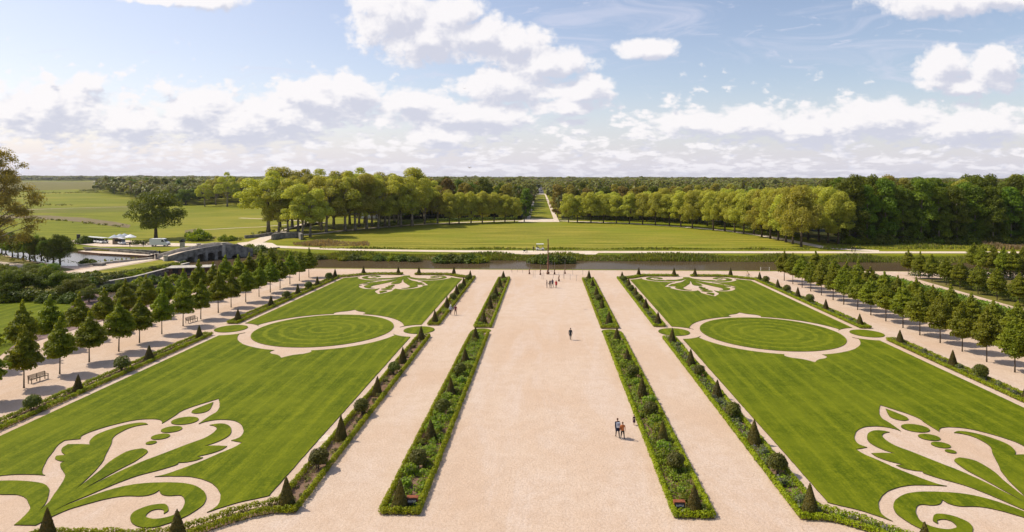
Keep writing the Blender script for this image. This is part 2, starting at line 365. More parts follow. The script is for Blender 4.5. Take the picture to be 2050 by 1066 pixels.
def water_mat(name='water', gloss=0.42, bump=0.22):
    m, t, out = newmat(name); tc = t.add('ShaderNodeTexCoord')
    b = t.add('ShaderNodeBsdfPrincipled', i_Roughness=0.12, i_IOR=1.33); b.inputs['Base Color'].default_value = (0.062, 0.044, 0.022, 1); b.inputs['Specular IOR Level'].default_value = 0.13 if name == 'water' else 0.5
    st = t.add('ShaderNodeVectorMath', operation='MULTIPLY', i_1=(0.6, 1.6, 1)); t.l.new(tc.outputs['Object'], st.inputs[0])
    bn = t.add('ShaderNodeBump', i_Strength=bump, i_Distance=0.05); t.l.new(t.noise(st.outputs[0], 1.2, 4, 0.6), bn.inputs['Height']); t.l.new(bn.outputs[0], b.inputs['Normal'])
    df = t.add('ShaderNodeBsdfDiffuse'); df.inputs[0].default_value = (0.075, 0.052, 0.028, 1)
    mx = t.add('ShaderNodeMixShader', i_0=gloss); t.l.new(df.outputs[0], mx.inputs[1]); t.l.new(b.outputs[0], mx.inputs[2])
    t.l.new(mx.outputs[0], out.inputs[0]); return m
M_water = water_mat(); M_moat = water_mat('calm_water', 0.95, 0.10)

# ------------------------------------------------------------------ ground
def sheet(name, pts, z, mat, kind='structure', skirt=None, skirtmat=None, parent=None):
    pts = [Vector((p[0], p[1], z)) for p in pts]
    tris = tessellate_polygon([pts])
    v = [tuple(p) for p in pts]; f = []
    for tr in tris:
        a, b, c = (pts[i] for i in tr)
        f.append(tuple(tr) if (b-a).cross(c-a).z > 0 else tuple(reversed(tr)))
    nt = len(f)
    if skirt is not None:
        n = len(pts); v += [(p.x, p.y, skirt) for p in pts]
        area = sum(pts[i].x*pts[(i+1) % n].y-pts[(i+1) % n].x*pts[i].y for i in range(n))
        for i in range(n):
            j = (i+1) % n
            f.append((i, i+n, j+n, j) if area > 0 else (i, j, j+n, i+n))
    me = bpy.data.meshes.new(name); me.from_pydata(v, [], f); me.materials.append(mat)
    if skirt is not None and skirtmat:
        me.materials.append(skirtmat)
        for q in me.polygons[nt:]: q.material_index = 1
    me.update()
    o = ob(name, me, parent)
    if kind: o['kind'] = kind
    return o
def T(X, Y): return (X*(1-.0006*(Y-98.5)), Y)
def FAR(Y): return 98.2+(98.2-Y)*.975
def S(px): return [P(*q) for q in px]

# water lies under everything near the canal and the moat
sheet('water', [(-107, 120), (330, 120), (330, 260), (-107, 260)], -0.8, M_water)
sheet('water', [(-330, 120), (-107, 120), (-107, 260), (-330, 260)], -0.8, M_moat)
QUAY = 163.6
bankN = 190.6
south = [(330, QUAY), (-59.5, QUAY+0.6), P(600, 541), P(560, 548), P(500, 560), P(430, 578), P(330, 600), P(240, 600), P(190, 585), P(180, 572), P(270, 557), P(375, 535), P(378, 530), P(345, 521), P(331, 515),
         P(250, 523), P(200, 530), P(165, 532.5), P(135, 533), P(120, 532), P(60, 521), P(0, 509), (-330, 215), (-330, -60), (330, -60)]
sheet('ground', south, 0.0, M_gravel, skirt=-1.4, skirtmat=M_stone)
north = [(330, bankN+1), (60, bankN), (-60, bankN), (-86, bankN+1), P(505, 503), P(420, 497), P(312, 504.5), P(200, 501), P(158, 499), P(60, 487), (-330, 232), (-1500, 300), (-4000, 1500), (-4000, 4200), (0, 4600), (4000, 4200), (4000, 1500), (1500, 260)]
sheet('ground', north, 0.0, M_field, skirt=-1.4, skirtmat=M_rough)
far = [(-9000, 300), (-1400, 305), (-3900, 1550), (-3900, 4100), (0, 4500), (3900, 4100), (3900, 1550), (1400, 250), (9000, 250), (12000, 9000), (-12000, 9000)]
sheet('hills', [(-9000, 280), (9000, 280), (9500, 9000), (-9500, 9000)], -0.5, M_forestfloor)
# slopes of the far canal bank
mb = MB(); 
for (a, b) in (((-84, 191.5), (-60, 190.6)), ((-60, 190.6), (60, 190.6)), ((60, 190.6), (330, 191.6))):
    i = len(mb.v); mb.v += [(a[0], a[1]+.4, 0.03), (b[0], b[1]+.4, 0.03), (b[0], b[1]-2.6, -1.0), (a[0], a[1]-2.6, -1.0)]; mb.f.append((i+3, i+2, i+1, i))
o = mb.build('bank', M_rough); o['kind'] = 'structure'

# meadow inside the arc of planes, walks round it
arcR = [(1119, 442.5), (1160, 444), (1260, 448), (1363, 454.5), (1451, 462), (1525, 472), (1600, 486), (1655, 497)]
arcL = [(1043, 442.5), (1011, 443), (919, 446), (825, 450.5), (734, 458), (680, 463), (640, 467.5)]
sheet('meadow', S(arcL[::-1]+[(q[0], q[1]+3.2) for q in arcR[:-1]]+[(1620, 498.8), (1400, 499.2), (1085, 499), (800, 498.2), (640, 496)]), 0.02, M_meadow)
def strip(pts, w):
    pts = [Vector((p[0], p[1], 0)) for p in pts]; L, R = [], []
    for i, p in enumerate(pts):
        d = (pts[min(i+1, len(pts)-1)]-pts[max(i-1, 0)]).normalized(); n = Vector((-d.y, d.x, 0))
        ww = w[i] if hasattr(w, '__len__') else w
        L.append(p+n*ww/2); R.append(p-n*ww/2)
    return L+R[::-1]
sheet('path', strip(S(arcR+[(1700, 500), (1760, 503)]), 4.5), 0.05, M_path)
sheet('path', strip(S([(1119, 442)] + arcL[:-1]+[(640, 468), (600, 471)]), 4.5), 0.05, M_path)
sheet('path', S([(1036, 445.0), (1120, 445.0), (1117, 438.6), (1052, 438.6)]), 0.08, M_path)
sheet('path', S([(1054, 440), (1061, 440), (1073.4, 389), (1071.6, 389)]), 0.05, M_path)
sheet('path', S([(1108.5, 440), (1117.5, 440), (1092.6, 389), (1090, 389)]), 0.05, M_path)
sheet('path', S([(1071.5, 389.8), (1093, 389.8), (1093, 388.6), (1071.5, 388.6)]), 0.09, M_path)
sheet('road', S([(1075.5, 388.3), (1089, 388.3), (1084.6, 362), (1081.8, 362)]), 0.06, pbr('asphalt', (0.10, 0.095, 0.10), 0.9, 0.2, 0.05))
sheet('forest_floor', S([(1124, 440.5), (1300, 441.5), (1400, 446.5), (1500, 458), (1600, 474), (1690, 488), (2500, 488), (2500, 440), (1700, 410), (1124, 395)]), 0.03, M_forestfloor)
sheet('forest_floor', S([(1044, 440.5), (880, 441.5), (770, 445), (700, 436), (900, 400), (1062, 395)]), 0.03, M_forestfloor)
# canal-side walk, widened opposite the axis
sheet('path', S([(470, 489), (500, 490), (700, 499), (870, 501.6), (1000, 502.2), (1200, 503.2), (1500, 503.8), (2300, 504.6), (2300, 508), (1500, 507.6), (1198, 507.2), (1192, 510.2), (992, 509.8), (986, 506.2), (870, 505), (700, 502.5), (560, 497), (492, 494)]), 0.06, M_path)
sheet('path', S([(478, 492), (530, 473), (556, 463), (580, 463), (552, 474), (530, 485), (505, 491.5)]), 0.09, M_path)
for a, w in (([(556, 464), (620, 445), (660, 447), (560, 440), (480, 437)], 2.4), ([(378, 461), (420, 460), (470, 457), (520, 455), (575, 450)], 1.6)):
    sheet('path', strip(S(a), w), 0.05, M_path)
# bands of the pasture on the left 
sheet('pasture', S([(-60, 364), (330, 364), (250, 375), (205, 381), (150, 379.5), (60, 382), (-60, 380)]), 0.04, M_rough)
sheet('pasture', S([(-60, 419), (120, 417), (250, 413), (285, 415), (262, 424), (140, 427), (-60, 426)]), 0.05, M_pasture2)
sheet('pasture', S([(-60, 431), (62, 432), (100, 432), (130, 434.5), (165, 436), (200, 441), (232, 445), (262, 451), (258, 457), (225, 453.5), (200, 450), (160, 445), (120, 441.5), (90, 440), (62, 438), (-60, 437)]), 0.06, M_brown)
sheet('path', strip(S([(40, 421), (150, 417), (240, 415), (290, 415)]), 2.0), 0.09, M_path)
sheet('pasture', S([(370, 462), (395, 458), (420, 470), (400, 481), (370, 474)]), 0.07, M_brown)
# lot by the moat
sheet('path', S([(140, 482), (170, 481), (255, 482), (330, 487), (420, 489), (425, 492), (330, 494.5), (200, 494.5), (150, 489)]), 0.07, M_path)
# quay by the moat
sheet('pavement', [P(*q, -0.35) for q in [(156, 503), (182, 500.5), (250, 505), (312, 509), (296, 512), (200, 507.5)]], -0.35, M_path, skirt=-1.2, skirtmat=M_mast)
# the gardens left of the parterre
sheet('lawn', S([(-300, 700), (-60, 592), (20, 588), (160, 596), (118, 640), (30, 690), (-60, 760)]), 0.03, M_lawn)
soilL = [T(-73, 60), T(-73, 158), T(-80, 162)] + S([(330, 600), (240, 600), (190, 585), (150, 600), (115, 645)]) + [T(-86, 88), T(-90, 60)]
sheet('soil', soilL, 0.02, pbr('heather_soil', (0.17, 0.11, 0.10), 0.95, 0.4, 0.6))
sheet('lawn', S([(150, 551), (330, 519), (345, 522), (374, 534), (268, 552), (200, 563), (160, 561)]), 0.04, M_meadow)
sheet('path', strip(S([(60, 560), (150, 547), (250, 529), (300, 520), (340, 512)]), [5, 4.5, 4, 4, 5]), 0.08, M_path)
sheet('lawn', S([(-300, 560), (0, 511), (60, 524), (120, 535), (150, 540), (60, 553), (-300, 600)]), 0.03, M_rough)
sheet('path', strip(S([(-60, 523), (0, 528), (60, 535), (100, 545)]), 4), 0.07, M_path)
sheet('lawn', S([(-300, 600), (60, 556), (150, 553), (170, 566), (165, 578), (120, 592), (-60, 592)]), 0.015, M_rough)
sheet('pavement', S([(650, 871), (668, 872), (660, 880), (638, 886), (636, 880)]), 0.012, M_path)
# right side: hedged bosquet behind the tree rows
sheet('soil', [T(66, 30), T(66, 150), T(150, 158), T(200, 158), T(200, 30)], 0.02, M_rough)
sheet('path', [(80.2, 30), (82.5, 158), (87.5, 158), (87, 118), (96, 112), (96, 30)], 0.05, M_gravel)
sheet('path', [(60, 156.5), (330, 156.5), (330, 163.4), (60, 163.4)], 0.06, M_gravel)
sheet('lawn', [(-60, 163.0), (330, 163.0), (330, 164.1), (-60, 164.1)], 0.035, M_meadow)

# ------------------------------------------------------------------ lawns of the parterre
def smooth(pts, closed=False, sub=4):
    """Catmull-Rom through pts; a third value of 1 keeps that point a corner"""
    out = []; n = len(pts)
    rng = range(n if closed else n-1)
    for i in rng:
        p1 = pts[i]; p2 = pts[(i+1) % n]
        p0 = pts[i-1] if (i > 0 or closed) and len(p1) < 3 else p1
        p3 = pts[(i+2) % n] if (i+2 < n or closed) and len(p2) < 3 else p2
        for k in range(sub):
            t = k/sub; t2 = t*t; t3 = t2*t
            out.append(tuple(0.5*((2*p1[j])+(-p0[j]+p2[j])*t+(2*p0[j]-5*p1[j]+4*p2[j]-p3[j])*t2+(-p0[j]+3*p1[j]-3*p2[j]+p3[j])*t3) for j in (0, 1)))
    if not closed: out.append(tuple(pts[-1][:2]))
    return out
def dx(pts, d=0.2): return [(p[0]+d,)+tuple(p[1:]) for p in pts]
MOTIF = dx([(-0.20, 67.55, 1), (1.07, 65.38), (1.59, 63.87), (1.52, 62.98), (1.50, 61.95), (1.55, 60.63, 1), (1.87, 61.18), (2.57, 61.64), (3.68, 61.73), (4.87, 61.26), (5.99, 60.05), (6.69, 58.78), (6.94, 57.7), (6.55, 56.92, 1), (7.71, 56.52, 1), (7.48, 55.46), (6.93, 54.35), (6.26, 52.85), (5.36, 51.32), (4.6, 50.28), (4.08, 49.93, 1), (5.09, 50.03), (6.46, 50.03), (7.64, 49.73), (8.82, 49.12), (9.89, 48.17), (10.65, 47.13), (11.1, 46.03), (11.14, 45.36), (10.95, 44.75, 1), (11.8, 45.6), (12.6, 46.25), (13.6, 46.8), (14.2, 47.2, 1)])
STEM = dx([(-0.19, 42.79, 1), (0.53, 42.8, 1), (0.7, 43.7), (1.15, 44.87), (2.02, 45.8), (2.81, 46.45), (3.8, 46.86), (5.06, 46.89), (5.63, 47.26), (5.72, 47.80, 1), (6.3, 47.18), (6.93, 46.97), (7.69, 47.05), (8.22, 46.68), (8.75, 45.81), (9.02, 44.77), (8.66, 44.09), (7.95, 43.79), (7.26, 43.94), (6.97, 44.28), (6.98, 44.86), (7.38, 45.08), (7.85, 44.95, 1), (8.07, 44.50, 1), (8.15, 44.85), (7.87, 45.33), (7.34, 45.78), (6.51, 45.6), (5.99, 44.99), (5.91, 44.4), (6.27, 43.69), (6.97, 43.02), (7.75, 42.71), (8.58, 42.79), (9.32, 43.49), (9.79, 44.21), (10.05, 45.09), (10.1, 45.85), (9.7, 46.94), (8.9, 47.91), (7.73, 48.67), (6.39, 48.98), (4.74, 48.94), (3.28, 48.62), (2.16, 47.84), (1.33, 46.73), (0.62, 45.5), (0.29, 44.5, 1), (0.55, 45.75), (1.10, 47.0), (1.85, 48.7), (2.65, 50.05), (3.75, 51.08), (4.52, 52.0), (4.46, 52.4, 1), (5.02, 52.5), (5.69, 52.92), (5.95, 53.43, 1), (5.32, 53.58, 1), (6.04, 54.11), (6.63, 54.91), (6.78, 55.72, 1), (5.7, 55.78), (4.78, 55.71, 1), (5.37, 56.42), (5.77, 57.67), (5.58, 58.75), (4.87, 60.02), (4.01, 60.69), (3.27, 60.73), (2.72, 60.39, 1), (3.4, 60.09), (3.89, 59.47), (4.05, 58.31), (3.85, 57.23), (3.17, 56.03), (2.07, 53.79), (1.42, 52.53), (0.80, 50.74), (0.40, 49.08), (0.05, 47.6, 1), (0.22, 49.08), (0.50, 51.01), (0.80, 52.51), (0.77, 54.1), (0.41, 54.74), (-0.20, 55.05)])
DROP = dx([(-0.20, 66.5, 1), (0.30, 65.2), (0.58, 64.2), (0.35, 63.5), (-0.20, 63.25)])
DOTS = [(61.4, 1.2, 1.0), (59.27, 0.89, 0.76), (57.6, 0.76, 0.66), (56.27, 0.42, 0.40)]
# right half of the lawn edge above the corner: side, small circle, ring, ear
half = smooth(MOTIF)
side = [(14.35, 47.35), (14.35, 93.9)]
def arc(cx, cy, r, a0, a1, n): return [(cx+r*math.cos(math.radians(a0+(a1-a0)*i/n)), cy+r*math.sin(math.radians(a0+(a1-a0)*i/n))) for i in range(n+1)]
sc = [q for q in arc(14.8, 98.5, 4.3, -96, -145, 8)]
a_s = math.degrees(math.atan2(sc[-1][1]-98.5, sc[-1][0]))
ring = arc(0, 98.5, 12.25, a_s-3, -78.0, 26)
ear = smooth([(2.60, 86.6, 1), (2.75, 85.6), (2.1, 84.75, 1), (1.0, 84.2), (0.0, 82.9, 1)])
half = half+side+sc+ring+ear
def worn(pts, step=.22, amp=.022):
    q = along(pts, step); rr = random.Random(len(pts)); o1 = 0; out = []
    for (x, y) in q:
        o1 = .7*o1+.3*rr.uniform(-1, 1); out.append((x+amp*(o1*2+rr.uniform(-.6, .6)), y+amp*(o1*2+rr.uniform(-.6, .6))))
    return out
def mirrored(h): return h+[(-p[0], p[1]) for p in reversed(h) if abs(p[0]) > 1e-3]
def along(poly, step, closed=True):
    out = []; n = len(poly)
    for i in range(n if closed else n-1):
        a = Vector(poly[i][:2]); b = Vector(poly[(i+1) % n][:2]); k = max(1, int((b-a).length/step))
        for j in range(k): out.append(tuple(a.lerp(b, j/k)))
    return out
lawn_outline = worn(mirrored(half))
stem = worn(mirrored([(max(0.0, p[0]), p[1]) for p in smooth(STEM)]), .22, .012)
drop = mirrored([(max(0.0, p[0]), p[1]) for p in smooth(DROP)])
GR = 0.07
def place(pts, s, farr):
    """garden coordinates (offset from the lawn's own axis) to ground; s = side, farr = far half"""
    r = []
    for p in pts:
        Y = FAR(p[1]) if farr else p[1]
        r.append(T(s*(34.5-p[0]), Y))
    return r
for s in (-1, 1):
    for fr in (False, True):
        sheet('lawn', place(lawn_outline, s, fr), GR, M_lawn, skirt=-0.02, skirtmat=M_edge)
        sheet('lawn', place(stem, s, fr), GR, M_lawn, skirt=-0.02, skirtmat=M_edge)
        sheet('lawn', place(drop, s, fr), GR, M_lawn, skirt=-0.02, skirtmat=M_edge)
        for (y, rx, ry) in DOTS:
            sheet('lawn', place([(rx*math.cos(a*math.pi/14), y+ry*math.sin(a*math.pi/14)) for a in range(28)], s, fr), GR, M_lawn, skirt=-0.02, skirtmat=M_edge)
    sheet('lawn', [T(s*34.5+10.47*math.cos(a*math.pi/48), 98.5+10.47*math.sin(a*math.pi/48)) for a in range(96)], GR, M_lawnR if s > 0 else M_lawnL, skirt=-0.02, skirtmat=M_edge)
    for xx in (34.5-14.75, 34.5+14.75):
        sheet('lawn', [T(s*xx+2.38*math.cos(a*math.pi/24), 98.5+2.38*math.sin(a*math.pi/24)) for a in range(48)], GR, M_lawn, skirt=-0.02, skirtmat=M_edge)
    sheet('lawn', [T(s*10.05+1.5*math.cos(a*math.pi/20), 98.4+1.35*math.sin(a*math.pi/20)) for a in range(40)], GR, M_lawn, skirt=-0.02, skirtmat=M_edge)

# ------------------------------------------------------------------ foliage
def foliage(blobs, n, size, rng, jit=0.5, up=0.25, elong=1.0, shell=0.16):
    b = np.asarray(blobs, dtype=np.float64)
    w = (b[:, 3]*b[:, 4]+b[:, 4]*b[:, 5]+b[:, 3]*b[:, 5]); w = w/w.sum()
    idx = rng.choice(len(b), size=n, p=w); B = b[idx]
    d = rng.normal(size=(n, 3)); d /= np.linalg.norm(d, axis=1)[:, None]
    low = (d[:, 2] < -0.55); d[low, 2] *= -rng.random(low.sum())
    r = 1-np.abs(rng.normal(size=n))*shell; r = np.clip(r, 0.35, 1.0)+rng.random(n)*0.07
    c = B[:, :3]+d*r[:, None]*B[:, 3:6]
    nr = d/B[:, 3:6]*B[:, 3:6].mean(axis=1)[:, None]; nr /= np.linalg.norm(nr, axis=1)[:, None]
    nr = nr+rng.normal(size=(n, 3))*jit; nr[:, 2] += up; nr /= np.linalg.norm(nr, axis=1)[:, None]
    t = np.cross(nr, rng.normal(size=(n, 3))); t /= np.linalg.norm(t, axis=1)[:, None]
    bt = np.cross(nr, t); s = size*(0.55+rng.random(n)*0.9)
    t = t*(s*elong)[:, None]; bt = bt*s[:, None]
    v = np.empty((n, 4, 3)); k = 0.3
    v[:, 0] = c-t*0.5-bt*k*rng.random((n, 1)); v[:, 1] = c-bt*0.5+t*k*(rng.random((n, 1))-.5)
    v[:, 2] = c+t*0.5+bt*k*rng.random((n, 1)); v[:, 3] = c+bt*0.5+t*k*(rng.random((n, 1))-.5)
    return v.reshape(-1, 3), np.arange(n*4, dtype=np.int32).reshape(n, 4)
def fol_mesh(name, blobs, n, size, seed, mat, **kw):
    v, f = foliage(blobs, n, size, np.random.default_rng(seed), **kw)
    return npmesh(name, v, f, mat)

def trunk_mesh(name, h, r, limbs, mat, lean=(0, 0), seg=6, sides=8):
    mb = MB(); pts = [(lean[0]*(i/seg)**1.3, lean[1]*(i/seg)**1.3, h*i/seg-0.15*(i == 0)) for i in range(seg+1)]
    rad = [r*(1.25 if i == 0 else 1-0.55*i/seg) for i in range(seg+1)]
    mb.tube(pts, rad, sides)
    for (z0, end, r0) in limbs:
        k = min(seg, max(0, z0/h*seg)); i = int(k); fr = k-i
        a = Vector(pts[i]); b = Vector(pts[min(seg, i+1)]); p = a.lerp(b, fr); e = Vector(end)
        mid = p.lerp(e, 0.5)+Vector((0, 0, (e-p).length*0.06))
        mb.tube([p, p.lerp(mid, .5), mid, e], [r0, r0*.8, r0*.6, r0*.25], 6)
    return mb.mesh(name, mat, True)

PROTO = {}
def proto_tree(kind, k):
    key = (kind, k)
    if key in PROTO: return PROTO[key]
    rnd = random.Random(hash_str(kind)*31+k); seed = hash_str(kind)*7+k
    U = rnd.uniform
    if kind in ('lime', 'hornbeam'):
        # young clipped tree: bare stem of 2 m under a pointed crown
        bl = []; conic = kind == 'lime'
        zs = [2.35, 2.9, 3.45, 4.0, 4.55, 5.1, 5.65, 6.15]; 
        rs = [1.45, 1.80, 1.85, 1.65, 1.35, 1.02, 0.68, 0.36] if conic else [1.4, 1.80, 1.90, 1.80, 1.55, 1.2, 0.82, 0.42]
        for z, R in zip(zs, rs):
            nb = max(1, int(R*5))
            for i in range(nb):
                a = 2*math.pi*i/nb+U(0, 1.2); q = R*U(0.5, 0.80)
                bl.append((q*math.cos(a), q*math.sin(a), z+U(-.25, .25), R*U(.34, .46), R*U(.34, .46), U(.30, .46)))
            bl.append((U(-.1, .1), U(-.1, .1), z, R*.6, R*.6, .5))
        bl.append((0, 0, 6.5, 0.2, 0.2, 0.5))
        mat = L_lime if conic else L_limeR
        cm = fol_mesh('crown', bl, 11500, 0.185, seed, mat, jit=0.5, up=0.4)
        tm = trunk_mesh('trunk', 4.6, 0.085, [(2.0+.5*i, (1.0*math.cos(2.4*i), 1.0*math.sin(2.4*i), 3.2+.5*i), .035) for i in range(4)], M_bark, (U(-.1, .1), U(-.1, .1)))
    elif kind == 'plane':
        # tall plane tree, 20 m, spreading crown on forked limbs
        bl = []; limbs = []
        for i in range(16):
            a = i*2.4+U(-.3, .3); q = math.sqrt((i+.5)/16)*5.8; z = U(9.5, 17.6)-q*0.35+3*(1-q/5.0)
            R = U(1.5, 2.5); bl.append((q*math.cos(a), q*math.sin(a), z, R, R, R*U(.75, 1.0)))
            if i % 2 == 0: limbs.append((U(4.0, 8.0), (q*math.cos(a)*.85, q*math.sin(a)*.85, z), .17))
        for i in range(12):
            a = i*2.4+1+U(-.4, .4); q = U(3.4, 6.2); z = U(5.6, 11.0); R = U(1.1, 2.0)
            bl.append((q*math.cos(a), q*math.sin(a), z, R, R, R*.8))
            if i % 3 == 0: limbs.append((U(3.8, 6.0), (q*math.cos(a)*.8, q*math.sin(a)*.8, z), .13))
        cm = fol_mesh('crown', bl, 15000, 0.34, seed, L_plane, jit=0.5, up=0.3, shell=.22)
        tm = trunk_mesh('trunk', 13.0, 0.42, limbs, M_bark_p, (U(-.8, .8), U(-.8, .8)))
    elif kind == 'hedge_plane':
        # row plane with a full, low crown, 15 m
        bl = []
        for i in range(30):
            a = i*2.4+U(-.3, .3); t = (i+.5)/30; z = 4.0+t*10.2+U(-.7, .7); R = 5.3*math.sin(math.pi*min(1, .24+t*.72))**.6
            q = R*U(.35, .9); r = U(1.0, 2.1); bl.append((q*math.cos(a), q*math.sin(a), z, r, r, r*.9))
        bl.append((0, 0, 9, 2.6, 2.6, 4.5))
        cm = fol_mesh('crown', bl, 12500, 0.32, seed, L_plane, jit=0.5, up=0.3, shell=.2)
        tm = trunk_mesh('trunk', 9.0, 0.30, [(2.8+i, (2.2*math.cos(2.1*i), 2.2*math.sin(2.1*i), 6.5+i), .10) for i in range(4)], M_bark, (U(-.4, .4), U(-.4, .4)))
    elif kind in ('oak', 'round'):
        bl = []
        R0 = 6.0
        for i in range(46):
            d = Vector((rnd.gauss(0, 1), rnd.gauss(0, 1), rnd.gauss(0, .9))).normalized(); q = U(.45, .88)*R0; r = U(.9, 1.9)
            bl.append((d.x*q*(1.12 if d.z < 0 else .9), d.y*q, 6.1+d.z*q*.82, r, r, r*.8))
        bl.append((0, 0, 6.2, 3.0, 3.0, 2.6))
        mat = L_oak if kind == 'oak' else L_forest
        cm = fol_mesh('crown', bl, 13000, 0.27, seed, mat, jit=0.6, up=.3, shell=.2)
        tm = trunk_mesh('trunk', 6.5, 0.38, [(1.6+.6*i, (3.2*math.cos(2.1*i), 3.2*math.sin(2.1*i), 5.5+.7*i), .15) for i in range(6)], M_bark, (U(-.4, .4), 0))
    elif kind in ('forest', 'olive'):
        # tall woodland tree 24 m
        bl = []
        for i in range(36):
            a = i*2.4+U(-.5, .5); t = (i+.5)/36; z = 2.6+t*19.0; R = 4.8*math.sin(math.pi*min(1, .34+t*.62))**.6
            q = R*U(.4, .85); r = U(1.2, 2.3); bl.append((q*math.cos(a), q*math.sin(a), z+U(-.8, .8), r, r, r*U(.8, 1.1)))
        cm = fol_mesh('crown', bl, 9500, 0.46, seed, L_forest if kind == 'forest' else L_olive, jit=0.6, up=.3, shell=.22)
        tm = trunk_mesh('trunk', 17, 0.30, [(7+2*i, (2.4*math.cos(2.2*i), 2.4*math.sin(2.2*i), 11+2*i), .1) for i in range(4)], M_bark_p, (U(-.5, .5), 0))
    elif kind == 'shrub':
        bl = []
        for i in range(16):
            a = i*2.4; q = math.sqrt(i/16)*1.25; r = U(.42, .68)
            bl.append((q*math.cos(a), q*math.sin(a), r*.55+U(0, .75)*(1.35-q), r, r, r*.9))
        cm = fol_mesh('crown', bl, 1900, 0.20, seed, L_dark if k % 2 else L_lime, jit=.6, up=.3, shell=.2)
        tm = trunk_mesh('trunk', 1.2, .06, [(0.2, (.5, .1, 1.1), .03), (.3, (-.4, .3, 1.2), .03)], M_bark)
    elif kind == 'sparse':
        # old plane with thin, tufted twigs, 32 m
        bl = []; limbs = []
        for i in range(105):
            a = i*2.4+U(-.4, .4); t = (i+.5)/105; z = 6+t*24; R = 11.5*math.sin(math.pi*min(1, .25+t*.72))**.6
            q = R*U(.35, 1.0); r = U(1.5, 2.9); bl.append((q*math.cos(a), q*math.sin(a), z+U(-1, 1), r, r, r*.8))
            if i % 2 == 0: limbs.append((max(5, z*.62), (q*math.cos(a)*.95, q*math.sin(a)*.95, z), .20))
        cm = fol_mesh('crown', bl, 42000, 0.30, seed, L_olive, jit=.8, up=.3, shell=.55)
        tm = trunk_mesh('trunk', 26, .7, limbs, M_bark_p, (1.0, 0))
    PROTO[key] = (cm, tm); return PROTO[key]
def hash_str(s): return sum((i+3)*ord(c) for i, c in enumerate(s)) % 9973
NV = {'lime': 6, 'hornbeam': 6, 'plane': 6, 'hedge_plane': 5, 'oak': 3, 'round': 3, 'forest': 7, 'olive': 4, 'shrub': 4, 'sparse': 1}
TR = random.Random(5)
def tree(kind, x, y, z=0.0, sc=1.0, label='', cat='tree', group=None, name='tree', rz=None, sz=None):
    k = TR.randrange(NV[kind]); cm, tm = proto_tree(kind, k)
    o = empty(name, (x, y, z), TR.uniform(0, 6.28) if rz is None else rz, label, cat, group, (sc, sc, sz if sz else sc))
    ob('trunk', tm, o); ob('crown', cm, o)
    return o
ORD = ['nearest', 'second', 'third', 'fourth', 'fifth', 'sixth', 'seventh', 'eighth', 'ninth', 'tenth', 'eleventh', 'twelfth', 'thirteenth', 'fourteenth', 'fifteenth', 'sixteenth', 'seventeenth', 'eighteenth', 'nineteenth', 'twentieth', 'twenty-first', 'twenty-second', 'twenty-third', 'twenty-fourth', 'twenty-fifth', 'twenty-sixth', 'twenty-seventh', 'twenty-eighth']
def ordl(i): return ORD[i] if i else 'nearest'
J = random.Random(11); U = J.uniform

# rows of young trees beside the parterre
for i in range(18):
    Y = 65.5+4.92*i
    if i == 0: lab = 'young conical lime tree cut by the left edge, nearest of the front row'
    else: lab = f'conical lime tree, {ordl(i)} from the near end of the left front row'
    tree('lime', *T(-57.8+U(-.15, .15), Y+U(-.2, .2)), sc=U(.86, 1.04), sz=U(.94, 1.12), label=lab, group='young lime trees left of the parterre', name='lime_tree')
for i in range(17):
    Y = 71.5+4.9*i
    tree('lime', *T(-67.6+U(-.2, .2), Y+U(-.2, .2)), sc=U(.86, 1.06), sz=U(.96, 1.15), label=f'conical lime tree, {ordl(i)} from the near end of the left back row', group='young lime trees left of the parterre', name='lime_tree')
for i in range(18):
    Y = 70.2+4.6*i
    tree('hornbeam', *T(57.0+U(-.15, .15), Y+U(-.15, .15)), sc=U(.88, 1.06), sz=U(.90, 1.06), label=f'rounded tree, {ordl(i)} from the near end of the right front row', group='young trees right of the parterre', name='hornbeam_tree')
for i in range(17):
    Y = 74.0+4.6*i
    tree('hornbeam', *T(64.0+U(-.2, .2), Y+U(-.2, .2)), sc=U(.86, 1.08), sz=U(.9, 1.06), label=f'rounded tree, {ordl(i)} from the near end of the right back row', group='young trees right of the parterre', name='hornbeam_tree')
for i, (x, y) in enumerate([(88.3, 158), (88.3, 153), (88.3, 148.4), (88.3, 143.2), (88.2, 138.3), (88, 132.3), (87.8, 126.5), (87.8, 120.6), (87.6, 115)]):
    tree('hornbeam', x+.8, y, sc=.92, label=f'tree {"farthest away" if i == 0 else ORD[i]+" from the far end"} in the row beyond the right hedges', group='trees beyond the right hedges', name='hornbeam_tree')
for i, (px, py) in enumerate([(1950, 549), (1968, 553), (1988, 555), (2010, 560), (2028, 562), (2048, 560)]):
    x, y = P(px, py); tree('hornbeam', x, y, sc=1.0, sz=1.12, label=f'pale green tree, {["leftmost", "second", "third", "fourth", "fifth", "rightmost"][i]}{"" if i in (0, 5) else " from the left"} in the clump beside the canal at right', group='trees by the canal at right', name='hornbeam_tree')

